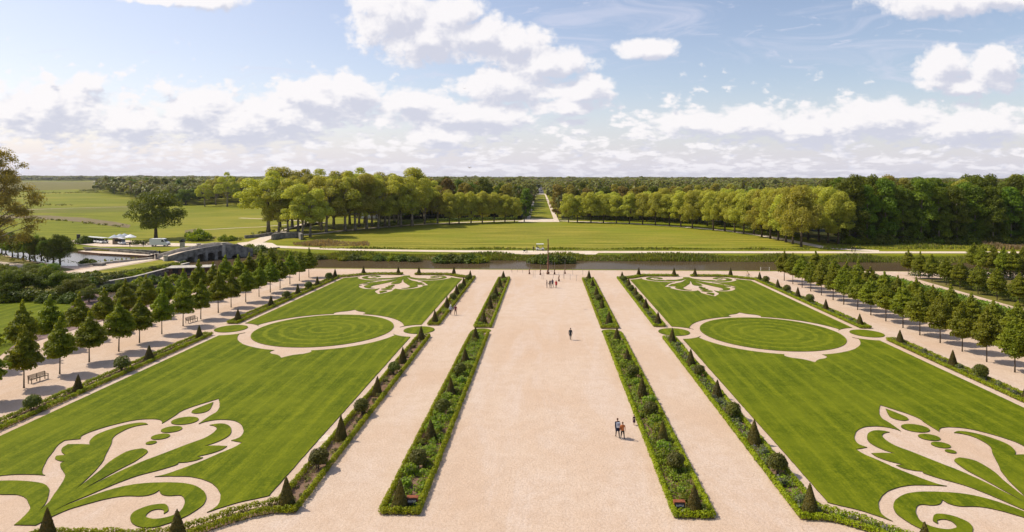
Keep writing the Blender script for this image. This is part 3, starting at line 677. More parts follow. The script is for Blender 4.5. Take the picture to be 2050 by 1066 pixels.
# planes round the meadow: left group (tall), then rows
PL = [(537.5,466,25,.97),(558,467.6,19,0),(576.6,467.6,19,0),(597,466,24,0),(605,474.7,20,0),(621,474.7,20,0),(643,462,24,0),(653,465,24,0),(668,459,18,0),(691,463.5,25,0),(711,462,25,0),(718.5,455,24,0),(734,459,24,0),
      (745,453.5,23,0),(757,458.5,22,0),(771,453,23,0),(779,456,22,0),(797,451,21,0),(803,455,22,0),(825,453,27,0),(850,449,21,0),(876,448,19,0)]
for i, (px, py, h, _) in enumerate(PL):
    x, y = P(px, py)
    lab = 'wide spreading pale plane tree, leftmost of the tall group beyond the bridge' if i == 0 else ('tall plane tree rising highest at the right of the left-hand tall group' if px == 825 else f'tall plane tree, {ORD[i]} from the left in the group beyond the bridge')
    tree('plane', x, y, sc=(h/20.5*1.5 if i == 0 else h/20.5*1.2), sz=h/20.5*1.06, label=lab, group='tall planes on the left of the meadow', name='plane_tree')
for j, (px, py, h) in enumerate([(500,352,0)][:0]): pass
PL2 = [(899.6,450,15.5),(919,448,15.5),(943,447.6,16),(965.5,446.6,16),(989,445.6,15.5),(1011,445.6,14),(1030,445.5,13)]
for i, (px, py, h) in enumerate(PL2):
    x, y = P(px, py); tree('hedge_plane', x, y, sc=h/15.2, label=f'plane tree, {ORD[i] + " from the left" if i else "leftmost"} of the low row left of the avenue', group='row of planes left of the avenue', name='plane_tree')
PR = [(1138,446,14),(1156,445.6,14.5),(1183,446.6,15),(1208,446.6,15),(1234,447.6,15.5),(1260,449,15.5),(1286.5,450,16),(1312,451.7,16),(1340,453,16),(1363,455,16.5),(1386,457.8,16.5),(1416,453.4,17),(1428,461.8,17),(1451,463.5,17),(1471,466,17),(1489,468.6,17.5),(1509,470,18),(1525,475,18),(1542,478.7,18.5),(1558,481.4,18.5),(1573.5,485.5,18.5),(1587,489.5,19),(1604,494.6,19.5)]
for i, (px, py, h) in enumerate(PR):
    x, y = P(px, py); tree('hedge_plane', x, y, sc=h/15.2*1.02, sz=h/15.2*U(.95, 1.06), label=f'pale plane tree, {ORD[i] + " from the avenue" if i else "nearest the avenue"} in the front row right of it', group='front row of planes right of the avenue', name='plane_tree')
# second row behind it
RB = [(1172,440.5,15),(1200,441,15.5),(1230,442,16),(1262,443,16),(1295,444,16.5),(1330,446,18),(1362,447.5,17),(1395,449,17),(1425,450,17),(1455,454,18),(1482,457,18),(1510,460,18),(1538,465,19),(1565,470,19),(1590,474,19.5),(1618,480,20),(1639,484,20),(1658,487.5,20),(1678,489.5,18.5)]
for i, (px, py, h) in enumerate(RB):
    x, y = P(px, py); tree('hedge_plane', x, y, sc=h/15.2*.95, sz=h/15.2, label=f'half hidden plane tree, {ORD[i] if i else "nearest"} from the avenue in the back row right', group='back row of planes right of the avenue', name='plane_tree')
for i, (px, py, h) in enumerate([(560,455,27),(585,455,26),(612,455,26),(640,452,27),(668,450,26),(700,449,26),(730,447,27),(760,446,26),(790,445,25),(850,441,23)]):
    x, y = P(px, py); tree('plane', x, y, sc=h/20.5*1.2, sz=h/20.5*1.06, label=f'tall plane tree, {ORD[i] if i else "leftmost"} in the back of the group beyond the bridge', group='back of the tall planes on the left', name='plane_tree')

# far trees standing in the pasture on the left
x, y = P(312, 478); tree('oak', x, y, sc=1.66, sz=1.66, label='big dark oak standing alone in the pasture behind the white van', name='oak_tree')
for i, (px, py, h, k, lab) in enumerate([(455, 414, 27, 'plane', 'large pale brownish tree, tallest of the pair left of the tall planes'), (410, 414, 20, 'plane', 'large pale tree left of the tallest pale brownish tree'), (432, 411, 24, 'plane', 'pale tree between two larger pale trees in the pasture'),
        (480, 412, 23, 'plane', 'pale tree partly behind the spreading plane at its left'), (372, 411, 17, 'round', 'bright green tree just right of the big dark oak crown'), (350, 408, 15, 'forest', 'dark tree behind the right side of the big oak')]):
    x, y = P(px, py); b = {'plane': 20.5, 'round': 12.0, 'forest': 23.5}[k]; tree(k, x, y, sc=h/b*1.05, sz=h/b, label=lab, name='field_tree')
for i in range(16):
    px = 214+i*9.5; py = 388+i*.9; x, y = P(px+U(-2, 2), py); tree('forest', x, y+U(-5, 20), sc=U(.78, .95), label=f'dark copse tree, {ORD[i] if i else "first"} from the left in the line across the pasture', group='copse across the left pasture', name='copse_tree')
x, y = P(-14, 531); tree('sparse', x-1, y, sc=1.0, label='huge thinly leaved brownish plane tree cut by the left edge', name='old_plane_tree')
ROWL = [(-30,505),(-12,507),(3.75,508.8),(11.7,509.5),(25,515),(36,516),(47,517.7),(59,519.6),(70,521),(83,523),(95,525),(107,527.5)]
for i, (px, py) in enumerate(ROWL):
    x, y = P(px, py); tree('round', x, y, sc=.50, sz=.66, rz=U(0, 6), label=f'small dark clipped tree on the moat bank, {"nearest" if i == len(ROWL)-1 else ORD[len(ROWL)-i-1]} to the left of the widest one', group='row of trees along the moat', name='bank_tree')
x, y = P(120, 530.5); tree('oak', x, y, sc=.64, sz=.74, label='widest dark round tree, rightmost of the row along the moat', name='bank_tree')
# garden trees and shrubs at the left edge, between the moat and the young limes
GT = [(15,600,.62,'oak'),(48,592,.60,'round'),(85,590,.62,'oak'),(118,590,.58,'round'),(150,598,.50,'round'),(12,566,.45,'oak'),(98,562,.45,'round'),(62,570,.50,'oak'),(134,578,.42,'round'),(178,606,.34,'oak'),(-20,585,.7,'round'),(30,580,.5,'round'),(240,588,.30,'oak'),(262,592,.32,'round')]
for i, (px, py, sc_, k) in enumerate(GT):
    x, y = P(px, py); tree(k, x, y, sc=sc_, sz=sc_*.85, label=f'bushy garden tree, {ORD[i]} of those massed between the moat and young limes', group='garden trees at the left edge', name='garden_tree')
SH = [(196,570,1.2,0),(210,566,1.0,0),(225,563,1.1,0),(242,560,1.0,0),(258,556,1.0,0),(274,553,1.0,0),(290,549,1.0,0),(306,545,1.0,0),(322,542,1.0,0),(338,539,.9,0),(352,536,.9,0),(170,566,1.2,0),(182,572,1.3,0),(60,600,1.4,0),(100,605,1.4,0),(140,606,1.3,0),(20,604,1.5,0),(215,588,1.3,0),(280,575,1.5,0),(310,568,1.4,0),(345,566,1.3,0),(190,552,.9,0),(176,556,1.0,0)]
for i, (px, py, sc_, _) in enumerate(SH):
    x, y = P(px, py); tree('shrub', x, y, sc=sc_, label=f'leafy green shrub, {ORD[i] if i else "first"} in the border by the retaining wall' if py < 575 and px > 165 else f'low garden shrub, {ORD[i-15]} of those left of the young limes', cat='shrub', group='shrubs left of the young limes', name='shrub')
for i, (px, py, sc_, lab) in enumerate([(396,482,3.0,'big round dark shrub alone in the pasture right of the oak'),(100/1+76,530.5,1.3,'small leafy shrub at the water edge of the moat'),(168,488,2.0,'bright green bush beside the lot left of the quay'),(450,483,1.6,'low dark shrub in rough grass behind the bridge'),(462,482,1.3,'small dark shrub at right in rough grass behind the bridge')]):
    x, y = P(px, py); tree('shrub', x, y, sc=sc_, label=lab, cat='shrub', name='shrub')
for i, (px, py, sc_) in enumerate([(885,524,1.9),(903,524,2.0),(922,524,1.9),(941,524,2.0),(958,524,1.8),(1080,525,2.0),(1098,526,1.9),(1116,525,2.0),(1134,525,1.7),(690,520,1.2),(710,519,1.5),(735,519,1.4),(760,520,1.5),(782,520,1.4),(805,521,1.5),(828,522,1.3),(500,505,2.2),(520,507,2.2),(545,510,1.9),(570,512,1.5),(600,515,1.4),(640,518,1.2)]):
    x, y = P(px, py, -.5); tree('shrub', x, y+.6, z=-.95, sc=sc_*1.1, sz=sc_*.92, label='green bush on the far canal bank' + (' behind the carved mast' if 1070 < px < 1140 else ' in the clump left of the axis' if 880 < px < 960 else ' near the stone bridge' if px < 620 else ' in the low line left of the long clump'), cat='shrub', group='bushes on the far canal bank ' + ('behind the mast' if 1070 < px < 1140 else 'left of the axis' if 880 < px < 960 else 'near the bridge' if px < 620 else 'low line'), name='bank_bush')

# woodland wall on the right
for i in range(34):
    row = i % 3; px = 1700+(i//3)*36+row*12; py = 487-row*3.2+U(-1, 1)
    x, y = P(px, py); h = U(20, 25.5)
    tree('forest', x, y, sc=h/23.5*U(1.0, 1.2), sz=h/23.5, label=f'dark woodland tree, {ORD[i//3] if i >= 3 else "leftmost"}{" from the left" if i >= 3 else ""} in the {["front", "second", "third"][row]} line of the right wood', group='woodland edge on the right', name='woodland_tree')
for i in range(60):
    px = 1640+U(0, 560); py = U(463, 478); x, y = P(px, py); h = U(20, 26)
    tree('forest' if U(0, 1) < .75 else 'olive', x, y, sc=h/23.5*U(1.0, 1.25), sz=h/23.5, label='tall woodland tree deep behind the dark wall of trees on the right', group='deeper woodland on the right', name='woodland_tree')
for i in range(26):
    px = 1690+i*15+U(-4, 4); x, y = P(px, 488.5+U(-1, 1)); tree('shrub', x, y, sc=U(1.3, 2.6), label=f'dark undergrowth shrub, {ORD[i] if i else "first"} from the left under the right wood', cat='shrub', group='undergrowth at the woodland edge', name='shrub')
# trees close behind the two plane rows and at the mouth of the avenue
for i in range(44):
    px = 1118+i*11.8+U(-4, 4); t = (px-1118)/520; py = 436.5+t*t*28+U(-4, 2); x, y = P(px, py); h = U(16, 21)
    tree('olive' if U(0, 1) < .55 else 'forest', x, y, sc=h/23.5*1.15, sz=h/23.5, label='mixed woodland tree rising behind the pale planes right of the avenue', group='wood behind the right planes', name='woodland_tree')
for i in range(34):
    px = 1052-i*9.0+U(-3, 3); py = 438.5+U(-5, 1); x, y = P(px, py); h = U(16, 21)+(3.5 if px < 990 else 0)
    tree('forest' if U(0, 1) < .6 else 'olive', x, y, sc=h/23.5*1.15, sz=h/23.5, label='mixed woodland tree rising behind the planes left of the avenue', group='wood behind the left planes', name='woodland_tree')

# the far woods: one mass reaching to the skyline
def pix(x, y, z):
    c, s = math.cos(PSI), math.sin(PSI); X = x-XC; xc = c*X+s*y; zc = -s*X+c*y
    u = F*xc/zc; v = F*(H-z)/zc; return CX+u-ROLL*v, Y0+v+ROLL*u
LB = [(205, 388), (330, 411), (500, 409), (640, 428), (760, 440), (1047, 440), (1048, 440), (1084.7, 440)]   # front edge of the left wood
RB_ = [(1084.6, 440), (1124, 440), (1300, 437), (1500, 447), (1660, 470), (2400, 474)]
def interp(tab, x):
    for (a, b) in zip(tab[:-1], tab[1:]):
        if a[0] <= x <= b[0]: return b[1]*(x-a[0])/(b[0]-a[0])+a[1]*(b[0]-x)/(b[0]-a[0])
    return None
def far_woods():
    rng = np.random.default_rng(3); rr = random.Random(9)
    # crowns
    protoA = []
    for k in range(5):
        bl = []
        for i in range(9):
            a = i*2.4+rr.uniform(-.4, .4); q = math.sqrt(i/9)*.62; r = rr.uniform(.26, .42)
            bl.append((q*math.cos(a), q*math.sin(a), .58-q*.35+rr.uniform(-.08, .1), r, r, r*.8))
        protoA.append([foliage(bl, n, s, rng, jit=.35, up=.6)[0] for n, s in ((420, .17), (150, .24), (50, .42))])
    V = []; cnt = 0; D = 366.0
    while D < 3900:
        sp = 2.6+D*0.0165; half_w = D*.92
        nx = int(2*half_w/sp)
        for i in range(nx):
            X = -half_w+(i+rr.random())*sp; Yy = D+rr.uniform(-.6, .6)*sp
            px, py = pix(X, Yy, 0)
            if px < -60 or px > 2110: continue
            ax = 1084.6 if py > 364 else 1083.2; hw = 0.0 if py < 361.8 else max(2.4, (py-355.5)*.49)
            if abs(px-ax) < hw: continue
            ok = False
            if px < ax:
                e = interp(LB, px)
                if e is not None and py < e: ok = True
                if px < 210 and py < 362.3+(1 if px < 40 else 0): ok = True
                if 205 <= px < 330 and py < 388 and py > 366 and px > 205+(388-py)*3.0: ok = True
                if px < 330 and 362.5 < py <= 372 and px < 290: ok = ok and px > 250
            else:
                e = interp(RB_, px); ok = e is not None and py < e
            if not ok: continue
            R = sp*rr.uniform(.62, .95); h = rr.uniform(14.0, 20.5)+(rr.random() < .07)*4.0+1.6*math.sin(X*.011+1.7)*math.sin(Yy*.004)+(3.0 if px > 1650 and D < 700 else 0)+min(3.0, max(0, D-900)/900)*(1 if px > 600 else .2)
            lod = 0 if D < 620 else 1 if D < 1200 else 2
            p = protoA[rr.randrange(5)][lod]; a = rr.uniform(0, 6.28); c, s = math.cos(a), math.sin(a)
            hz = min(h*.75, max(7.0, R*1.3)) if D > 600 else h*.85
            q = np.empty_like(p); q[:, 0] = (p[:, 0]*c-p[:, 1]*s)*R+X; q[:, 1] = (p[:, 0]*s+p[:, 1]*c)*R+Yy; q[:, 2] = h-hz+p[:, 2]*hz*1.0
            V.append(q); cnt += 1
        D += sp*.8
    v = np.concatenate(V); f = np.arange(len(v), dtype=np.int32).reshape(-1, 4)
    print('far wood crowns', cnt, 'quads', len(f))
    o = ob('far_woods', npmesh('far_woods', v, f, L_wood)); tag(o, 'mixed green and brown woodland stretching to the skyline behind the park', 'woodland', kind='stuff')
far_woods()

# ------------------------------------------------------------------ hedges, beds, topiary
def along(poly, step, closed=True):
    out = []; n = len(poly); acc = 0.0
    for i in range(n if closed else n-1):
        a = Vector(poly[i][:2]); b = Vector(poly[(i+1) % n][:2]); L = (b-a).length
        if L < 1e-6: continue
        while acc < L: out.append(tuple(a.lerp(b, acc/L))); acc += step
        acc -= L
    return out
def inside(pt, poly):
    x, y = pt; c = False; n = len(poly)
    for i in range(n):
        x1, y1 = poly[i][:2]; x2, y2 = poly[(i+1) % n][:2]
        if (y1 > y) != (y2 > y) and x < (x2-x1)*(y-y1)/(y2-y1)+x1: c = not c
    return c
def hedge_line(name, poly, closed, label, mat, step=.27, r=.235, h=.50, leaf=.095, dens=95, group=None, rnd=None):
    rnd = rnd or random.Random(1)
    bl = []
    for (x, y) in along(poly, step, closed):
        q = r*rnd.uniform(.82, 1.15); hh = h*rnd.uniform(.85, 1.12); bl.append((x+rnd.uniform(-.03, .03), y+rnd.uniform(-.03, .03), hh*.52, q, q, hh*.55))
    me = fol_mesh(name, bl, len(bl)*dens, leaf, rnd.randrange(9999), mat, jit=.45, up=.3, shell=.10)
    o = ob(name, me); tag(o, label, 'hedge', group); return o
def inset(poly, d):
    n = len(poly); A = sum(poly[i][0]*poly[(i+1) % n][1]-poly[(i+1) % n][0]*poly[i][1] for i in range(n)); sg = 1 if A > 0 else -1; out = []
    for i in range(n):
        p0 = Vector(poly[i-1][:2]); p1 = Vector(poly[i][:2]); p2 = Vector(poly[(i+1) % n][:2])
        d1 = (p1-p0).normalized(); d2 = (p2-p1).normalized(); n1 = Vector((-d1.y, d1.x))*sg; n2 = Vector((-d2.y, d2.x))*sg
        b = (n1+n2); b = b/max(.35, b.dot(n1)*1.0) if b.length > 1e-3 else n1
        out.append(tuple(p1+b*d))
    return out
def bed_plants(poly, mat, dens, rmin, rmax, hmin, hmax, label, seed, leaf=.13, per=26):
    rnd = random.Random(seed); xs = [p[0] for p in poly]; ys = [p[1] for p in poly]; ins = inset(poly, .45); bl = []
    area = abs(sum(poly[i][0]*poly[(i+1) % len(poly)][1]-poly[(i+1) % len(poly)][0]*poly[i][1] for i in range(len(poly))))/2
    want = int(area*dens); tries = 0
    while len(bl) < want and tries < want*30:
        tries += 1; p = (rnd.uniform(min(xs), max(xs)), rnd.uniform(min(ys), max(ys)))
        if not inside(p, ins): continue
        r = rnd.uniform(rmin, rmax); h = rnd.uniform(hmin, hmax); bl.append((p[0], p[1], h*.45, r, r, h*.6))
    o = ob('bed_plants', fol_mesh('bed_plants', bl, len(bl)*per, leaf, seed, mat, jit=.7, up=.35, elong=1.5, shell=.25)); tag(o, label, 'plants', kind='stuff'); return o

def cone_proto(k):
    rnd = random.Random(k); H_ = 2.12; R = .60
    mb = MB(); mb.tube([(0, 0, 0), (0, 0, .25), (0, 0, H_*.55), (0, 0, H_)], [R*.9, R*.92, R*.44, .03], 20)
    n = 2600; rng = np.random.default_rng(k); t = 1-np.sqrt(rng.random(n)); a = rng.random(n)*6.283
    z = .02+t*(H_-.02); rad = R*(1-t)**.93*(.97+rng.random(n)*.07)+.015
    c = np.stack([rad*np.cos(a), rad*np.sin(a), z], 1); nr = np.stack([np.cos(a), np.sin(a), np.full(n, .28)], 1)+rng.normal(size=(n, 3))*.4
    nr /= np.linalg.norm(nr, axis=1)[:, None]; tt = np.cross(nr, rng.normal(size=(n, 3))); tt /= np.linalg.norm(tt, axis=1)[:, None]; bt = np.cross(nr, tt)
    s = .05*(.6+rng.random((n, 1))*.8); v = np.stack([c-tt*s, c-bt*s, c+tt*s, c+bt*s], 1).reshape(-1, 3)
    core = mb.mesh('core', M_yewcore); leaves = npmesh('cone', v, np.arange(4*n).reshape(n, 4), L_yew)
    import bmesh
    bm = bmesh.new(); bm.from_mesh(leaves); bm.from_mesh(core)
    me = bpy.data.meshes.new('topiary_cone'); bm.to_mesh(me); bm.free(); me.materials.append(L_yew)
    return me
M_yewcore = pbr('yew_core', (0.02, 0.022, 0.008), 0.95)
CONES = [cone_proto(k) for k in range(4)]
def ball_proto(k):
    rnd = random.Random(k+50); bl = [(0, 0, .85, .62, .62, .55)]
    for i in range(14):
        d = Vector((rnd.gauss(0, 1), rnd.gauss(0, 1), rnd.gauss(0, 1))).normalized(); bl.append((d.x*.3, d.y*.3, .85+d.z*.24, .40, .40, .36))
    return fol_mesh('foliage', bl, 2400, .10, k+9, L_ball, jit=.4, up=.2, shell=.07), MB().tube([(0, 0, 0), (.03, 0, .35), (0, 0, .8)], .045, 6).tube([(.1, .1, 0), (.06, .1, .7)], .03, 5).tube([(-.1, .05, 0), (-.12, .1, .7)], .03, 5).mesh('stem', M_bark)
BALLS = [ball_proto(k) for k in range(4)]
def cone(x, y, label, group, s=1.0):
    o = ob('topiary_cone', CONES[J.randrange(4)], loc=(x, y, .02)); o.rotation_euler = (U(-.025, .025), U(-.025, .025), U(0, 6.28)); k = U(.92, 1.07); o.scale = (s*k, s*k, s*U(.92, 1.07)); tag(o, label, 'topiary', group)
def ballb(x, y, label, group, s=1.0):
    f, st = BALLS[J.randrange(4)]; o = empty('topiary_ball', (x, y, 0), U(0, 6.28), label, 'topiary', group, s*U(.92, 1.08)); ob('foliage', f, o); ob('stem', st, o)
def bush_proto(k, mat):
    rnd = random.Random(k+80); bl = [(rnd.uniform(-.3, .3), rnd.uniform(-.3, .3), rnd.uniform(.25, .55), rnd.uniform(.22, .36), rnd.uniform(.22, .36), rnd.uniform(.25, .4)) for i in range(9)]
    return fol_mesh('perennial_clump', bl, 900, .105, k+5, mat, jit=.7, up=.4, elong=1.5, shell=.25)
BUSH = [bush_proto(k, L_lush) for k in range(5)]; BUSHV = [bush_proto(k, L_lav) for k in range(3)]; BUSHS = [bush_proto(k, L_sparse) for k in range(3)]

SIDE = {-1: 'left', 1: 'right'}
def bed(poly, label, kind, seed, step=.34):
    z = .012
    sheet('soil', inset(poly, .1), z, M_soil)
    rnd = random.Random(seed)
    hedge_line('box_hedge', inset(poly, .20), True, f'low box edging round the {label}', L_box, group=None, rnd=rnd)
    if kind == 'lush': bed_plants(poly, L_lush, 2.8, .25, .50, .22, .62, f'dense leafy perennials filling the {label}', seed+1, .11, 46)
    elif kind == 'lav': 
        bed_plants(poly, L_lush, 1.3, .22, .42, .25, .55, f'green perennials filling the {label}', seed+1, .12, 26)
        bed_plants(poly, L_lav, 1.6, .22, .42, .25, .5, f'mauve lavender mixed through the {label}', seed+2, .11, 28)
    elif kind == 'ls': bed_plants(poly, L_sparse, 1.1, .14, .32, .12, .32, f'sparse small plants on the {label}', seed+1, .09, 16)
    elif kind == 'half': bed_plants(poly, L_lush, 1.0, .2, .45, .2, .55, f'scattered perennials on the {label}', seed+1, .13, 22); bed_plants(poly, L_sparse, .9, .15, .35, .15, .35, f'small dry plants in the {label}', seed+3, .1, 18)
    elif kind == 'low': bed_plants(poly, L_box, 1.1, .2, .34, .2, .35, f'low green plants in the {label}', seed+1, .1, 22)
STRIP = [(15.35, 94.65), (15.35, 46.4), (14.7, 45.85), (13.7, 45.35), (12.8, 44.7), (11.4, 43.2), (10.3, 42.35), (9.0, 41.9), (1.5, 41.85), (1.5, 40.3), (9.2, 40.3), (10.9, 40.8), (12.0, 41.8), (13.1, 42.9), (14.6, 44.15), (15.7, 44.62), (17.35, 44.72), (17.35, 94.65)]
cy_near = [45.6, 57.4, 69.2, 81.2, 92.5]; cy_far = [103.5, 115.2, 127.0, 137.0, 147.6]
for s in (-1, 1):
    sd_ = SIDE[s]
    for fr in (False, True):
        hf = 'farther' if fr else 'nearer'
        # inner bed beside the wide central walk
        poly = [T(s*x, y) for x, y in ([(8.62, 44.7), (11.55, 44.7), (11.55, 96.8), (8.62, 96.8)] if not fr else [(8.62, 100.3), (11.55, 100.3), (11.55, 149), (8.62, 149)])]
        lab = f'{hf} {sd_} bed by the central walk'
        bed(poly, lab, 'lush' if not (s < 0 and fr) else 'half', 100+10*(s+1)+5*fr)
        for i, Y in enumerate(cy_far if fr else cy_near):
            x, y = T(s*10.25, Y); cone(x+(0.0), y, f'clipped yew cone, {ordl(i)} in the {lab}', 'yew cones in the garden beds')
        for i, Y in enumerate([51.8, 63.4, 75.8] if not fr else [121.2]):
            x, y = T(s*10.2, Y); ballb(x, y, f'clipped ball on a stem, {ordl(i)} in the {lab}' if not fr else f'clipped dark ball midway along the {lab}', 'clipped balls in the garden beds', 1.14)
        ys = np.linspace(46.5, 95, 26) if not fr else np.linspace(102, 147.5, 20)
        for q in ys:
            if s < 0 and fr and J.random() < .6: continue
            x, y = T(s*(10.1+U(-.75, .75)), q+U(-.6, .6)); o = ob('perennial_clump', BUSH[J.randrange(5)], loc=(x, y, 0)); o.rotation_euler[2] = U(0, 6); k = U(.7, 1.3); o.scale = (k, k, k*U(.7, 1.0))
            tag(o, (f'leafy clump before the {ORD[min(4, int((q-(101 if fr else 44))/11.6))]} cone of the {lab}'), 'plant', f'perennial clumps in the {lab}')
        # outer strips, one on each side of the lawn
        for inn in (1, -1):
            lab = f'{hf} {sd_} {"inner" if inn > 0 else "outer"} strip bed of the lawn'
            poly = place([(p[0]*inn, p[1]) for p in STRIP], s, False)
            if fr: poly = place([(p[0]*inn, p[1]) for p in STRIP], s, True)
            kind = {(-1, 1): 'ls', (-1, -1): 'low', (1, 1): 'lav', (1, -1): 'lav'}[(s, inn)]
            if s < 0 and fr and inn > 0: kind = 'half'
            bed(poly, lab, kind, 300+20*(s+1)+7*fr+3*inn)
            for i, Y in enumerate(cy_far if fr else cy_near):
                x, y = T(s*(34.5-inn*16.3), Y); cone(x, y, f'yew cone, {ordl(i)} in the {hf} {sd_} {"inner" if inn > 0 else "outer"} strip bed', 'yew cones in the garden beds')
            for i, (xx, Y) in enumerate([(11.2, 41.0), (2.9, 41.0)] if not fr else [(11.4, 153.7), (2.6, 153.7)]):
                x, y = T(s*(34.5-inn*xx), Y); cone(x, y, f'yew cone {"near the corner" if i == 0 else "beside the gap"}, {"near" if not fr else "far"} end, {"inner" if inn > 0 else "outer"} half of {sd_} lawn', 'yew cones at the lawn ends')
            for i, Y in enumerate([51.6, 63.3, 76.4] if not fr else [121.8, 132.4, 144.0]):
                x, y = T(s*(34.5-inn*16.4), Y); ballb(x, y, f'clipped dark ball, {ordl(i)} in the {hf} {sd_} {"inner" if inn > 0 else "outer"} strip bed', 'clipped balls in the garden beds', 1.14 if inn > 0 else 1.3)
            for q in (np.linspace(47.5, 93, 20) if not fr else np.linspace(104, 146, 15)):
                x, y = T(s*(34.5-inn*(16.3+U(-.5, .5))), q+U(-.7, .7)); bb = BUSHV if s > 0 else BUSHS
                o = ob('small_plant', bb[J.randrange(3)], loc=(x, y, 0)); o.rotation_euler[2] = U(0, 6); k = U(.5, .95) if s > 0 else U(.35, .7); o.scale = (k, k, k*.9)
                tag(o, f'{"mauve clump" if s > 0 else "small plant"} before the {ORD[max(0, min(4, int((q-(102 if fr else 44))/11.2)))]} cone of the {lab}', 'plant', f'small plants in the {lab}')

# clipped hedges right of the tree rows, along the planes, by the moat
def big_hedge(poly, closed, w, h, label, mat, seed, leaf=.3, step=.8, dens=60, name='clipped_hedge'):
    rnd = random.Random(seed); bl = []
    for (x, y) in along(poly, step, closed): bl.append((x+rnd.uniform(-.1, .1), y+rnd.uniform(-.1, .1), h*.5, w*rnd.uniform(.5, .6), w*rnd.uniform(.5, .6), h*rnd.uniform(.52, .6)))
    o = ob(name, fol_mesh(name, bl, len(bl)*dens, leaf, seed, mat, jit=.4, up=.2, shell=.12)); tag(o, label, 'hedge'); return o
for i, (x0, lab) in enumerate([(72.5, 'thick clipped hedge behind the right tree rows, nearest of three lines'), (76.0, 'thick clipped hedge, middle of three lines right of the tree rows'), (79.0, 'thick clipped hedge edging the pale walk beyond the right rows')]):
    big_hedge([T(x0, 62), T(x0*1.0, 149-2*i)], False, 2.6, 2.4-.2*i, lab, L_forest, 40+i, leaf=.32, step=1.0, dens=170)
big_hedge([T(69.8, 70), T(69.8, 150)], False, 1.6, 1.6, 'low green hedge between the right tree rows and the thick hedges', L_limeR, 47, leaf=.25, step=.9, dens=110)
big_hedge([(91, 112), (91.5, 146)], False, 3.0, 2.0, 'green hedge beyond the pale walk at far right', L_forest, 48, step=1.0, dens=130)
big_hedge([(88, 153), (128, 152)], False, 2.5, 2.4, 'dark hedge in front of the canal at far right', L_dark, 49, step=1.0, dens=130)
big_hedge(S([(1140, 441), (1200, 441.5), (1300, 443.5), (1400, 449), (1470, 456), (1540, 468), (1600, 480)]), False, 1.6, 1.9, 'long low dark clipped hedge behind the trunks right of the avenue', L_dark, 50, leaf=.4, step=1.2, dens=60)
big_hedge(S([(1033, 441.5), (960, 442.8), (880, 445), (800, 449), (750, 453)]), False, 1.6, 1.9, 'long low dark clipped hedge behind the trunks left of the avenue', L_dark, 51, leaf=.4, step=1.2, dens=60)
big_hedge(S([(160, 556), (200, 557), (232, 553), (300, 543), (372, 530)]), False, 1.4, 1.1, 'low dark hedge between the sloping lawn and the retaining wall', L_dark, 52, leaf=.25, step=.8, dens=80)
big_hedge(S([(0, 606), (80, 603), (150, 599), (170, 596)]), False, 2.4, 2.2, 'dark hedge behind the small lawn at the left edge', L_dark, 53, leaf=.3, step=.9, dens=110)
big_hedge(S([(268, 492), (298, 492)]), False, 1.6, 1.8, 'clipped dark hedge left of the white van', L_dark, 54, leaf=.3, step=.8, dens=110)
big_hedge([T(-76, 66), T(-76, 120), T(-78, 150)], False, 1.8, 1.2, 'uneven low shrubs on the soil strip behind the left tree rows', L_lime, 55, leaf=.25, step=1.4, dens=90)

# reeds and bank vegetation
def tufts(poly, dens, h, mat, label, seed, leafw=.16, name='bank_grass', z=0.0, cat='grass'):
    rng = np.random.default_rng(seed); xs = np.array([p[0] for p in poly]); ys = np.array([p[1] for p in poly])
    area = abs(sum(poly[i][0]*poly[(i+1) % len(poly)][1]-poly[(i+1) % len(poly)][0]*poly[i][1] for i in range(len(poly))))/2
    n = int(area*dens*2.2*((xs.max()-xs.min())*(ys.max()-ys.min()))/max(area, 1)/2.2)
    pt = np.stack([rng.uniform(xs.min(), xs.max(), n), rng.uniform(ys.min(), ys.max(), n)], 1)
    m = np.array([inside(p, poly) for p in pt]); pt = pt[m]; n = len(pt)
    hh = h*(.5+rng.random(n)*.8)*(.7+.5*np.sin(pt[:, 0]*.21+1.3*np.sin(pt[:, 0]*.083)))**1.0; hh = np.clip(hh, h*.3, None); a = rng.random(n)*6.283; w = leafw*(.6+rng.random(n))
    dxv = np.cos(a)*w; dyv = np.sin(a)*w; lx = rng.normal(size=n)*.22*hh; ly = rng.normal(size=n)*.22*hh; zz = z if np.isscalar(z) else z(pt)
    zz = np.broadcast_to(zz, (n,))
    v = np.empty((n, 4, 3)); v[:, 0] = np.stack([pt[:, 0]-dxv, pt[:, 1]-dyv, zz], 1); v[:, 1] = np.stack([pt[:, 0]+dxv, pt[:, 1]+dyv, zz], 1)
    v[:, 2] = np.stack([pt[:, 0]+dxv*.4+lx, pt[:, 1]+dyv*.4+ly, zz+hh], 1); v[:, 3] = np.stack([pt[:, 0]-dxv*.7+lx, pt[:, 1]-dyv*.7+ly, zz+hh*.85], 1)
    o = ob(name, npmesh(name, v.reshape(-1, 3), np.arange(4*n).reshape(n, 4), mat)); tag(o, label, cat, kind='stuff'); return o
bankz = lambda p: np.clip((p[:, 1]-188.0)/3.0, 0, 1)*.85-.85
tufts([(-84, 186.9), (330, 186.9), (330, 193.4), (-84, 193.4)], 14, 0.95, L_reed, 'tall reeds and grass along the far bank of the canal', 60, .14, z=bankz)
tufts(S([(640, 498.6), (1085, 500.4), (1620, 500.6), (1620, 498.4), (1085, 498.2), (640, 496.6)]), 5, .55, L_reed, 'band of uncut grass along the lower edge of the meadow', 61, .2)
tufts(S([(585, 486), (640, 484), (735, 485), (740, 493), (640, 494.5), (590, 492)]), 4, .9, L_pink, 'pinkish dry reeds at the corner of the meadow', 62, .18, name='dry_reeds')
tufts(S([(1690, 487), (2300, 487), (2300, 499.5), (1640, 499.5)]), 2.2, .75, L_reed, 'rough grass levee in front of the woodland on the right', 63, .2)
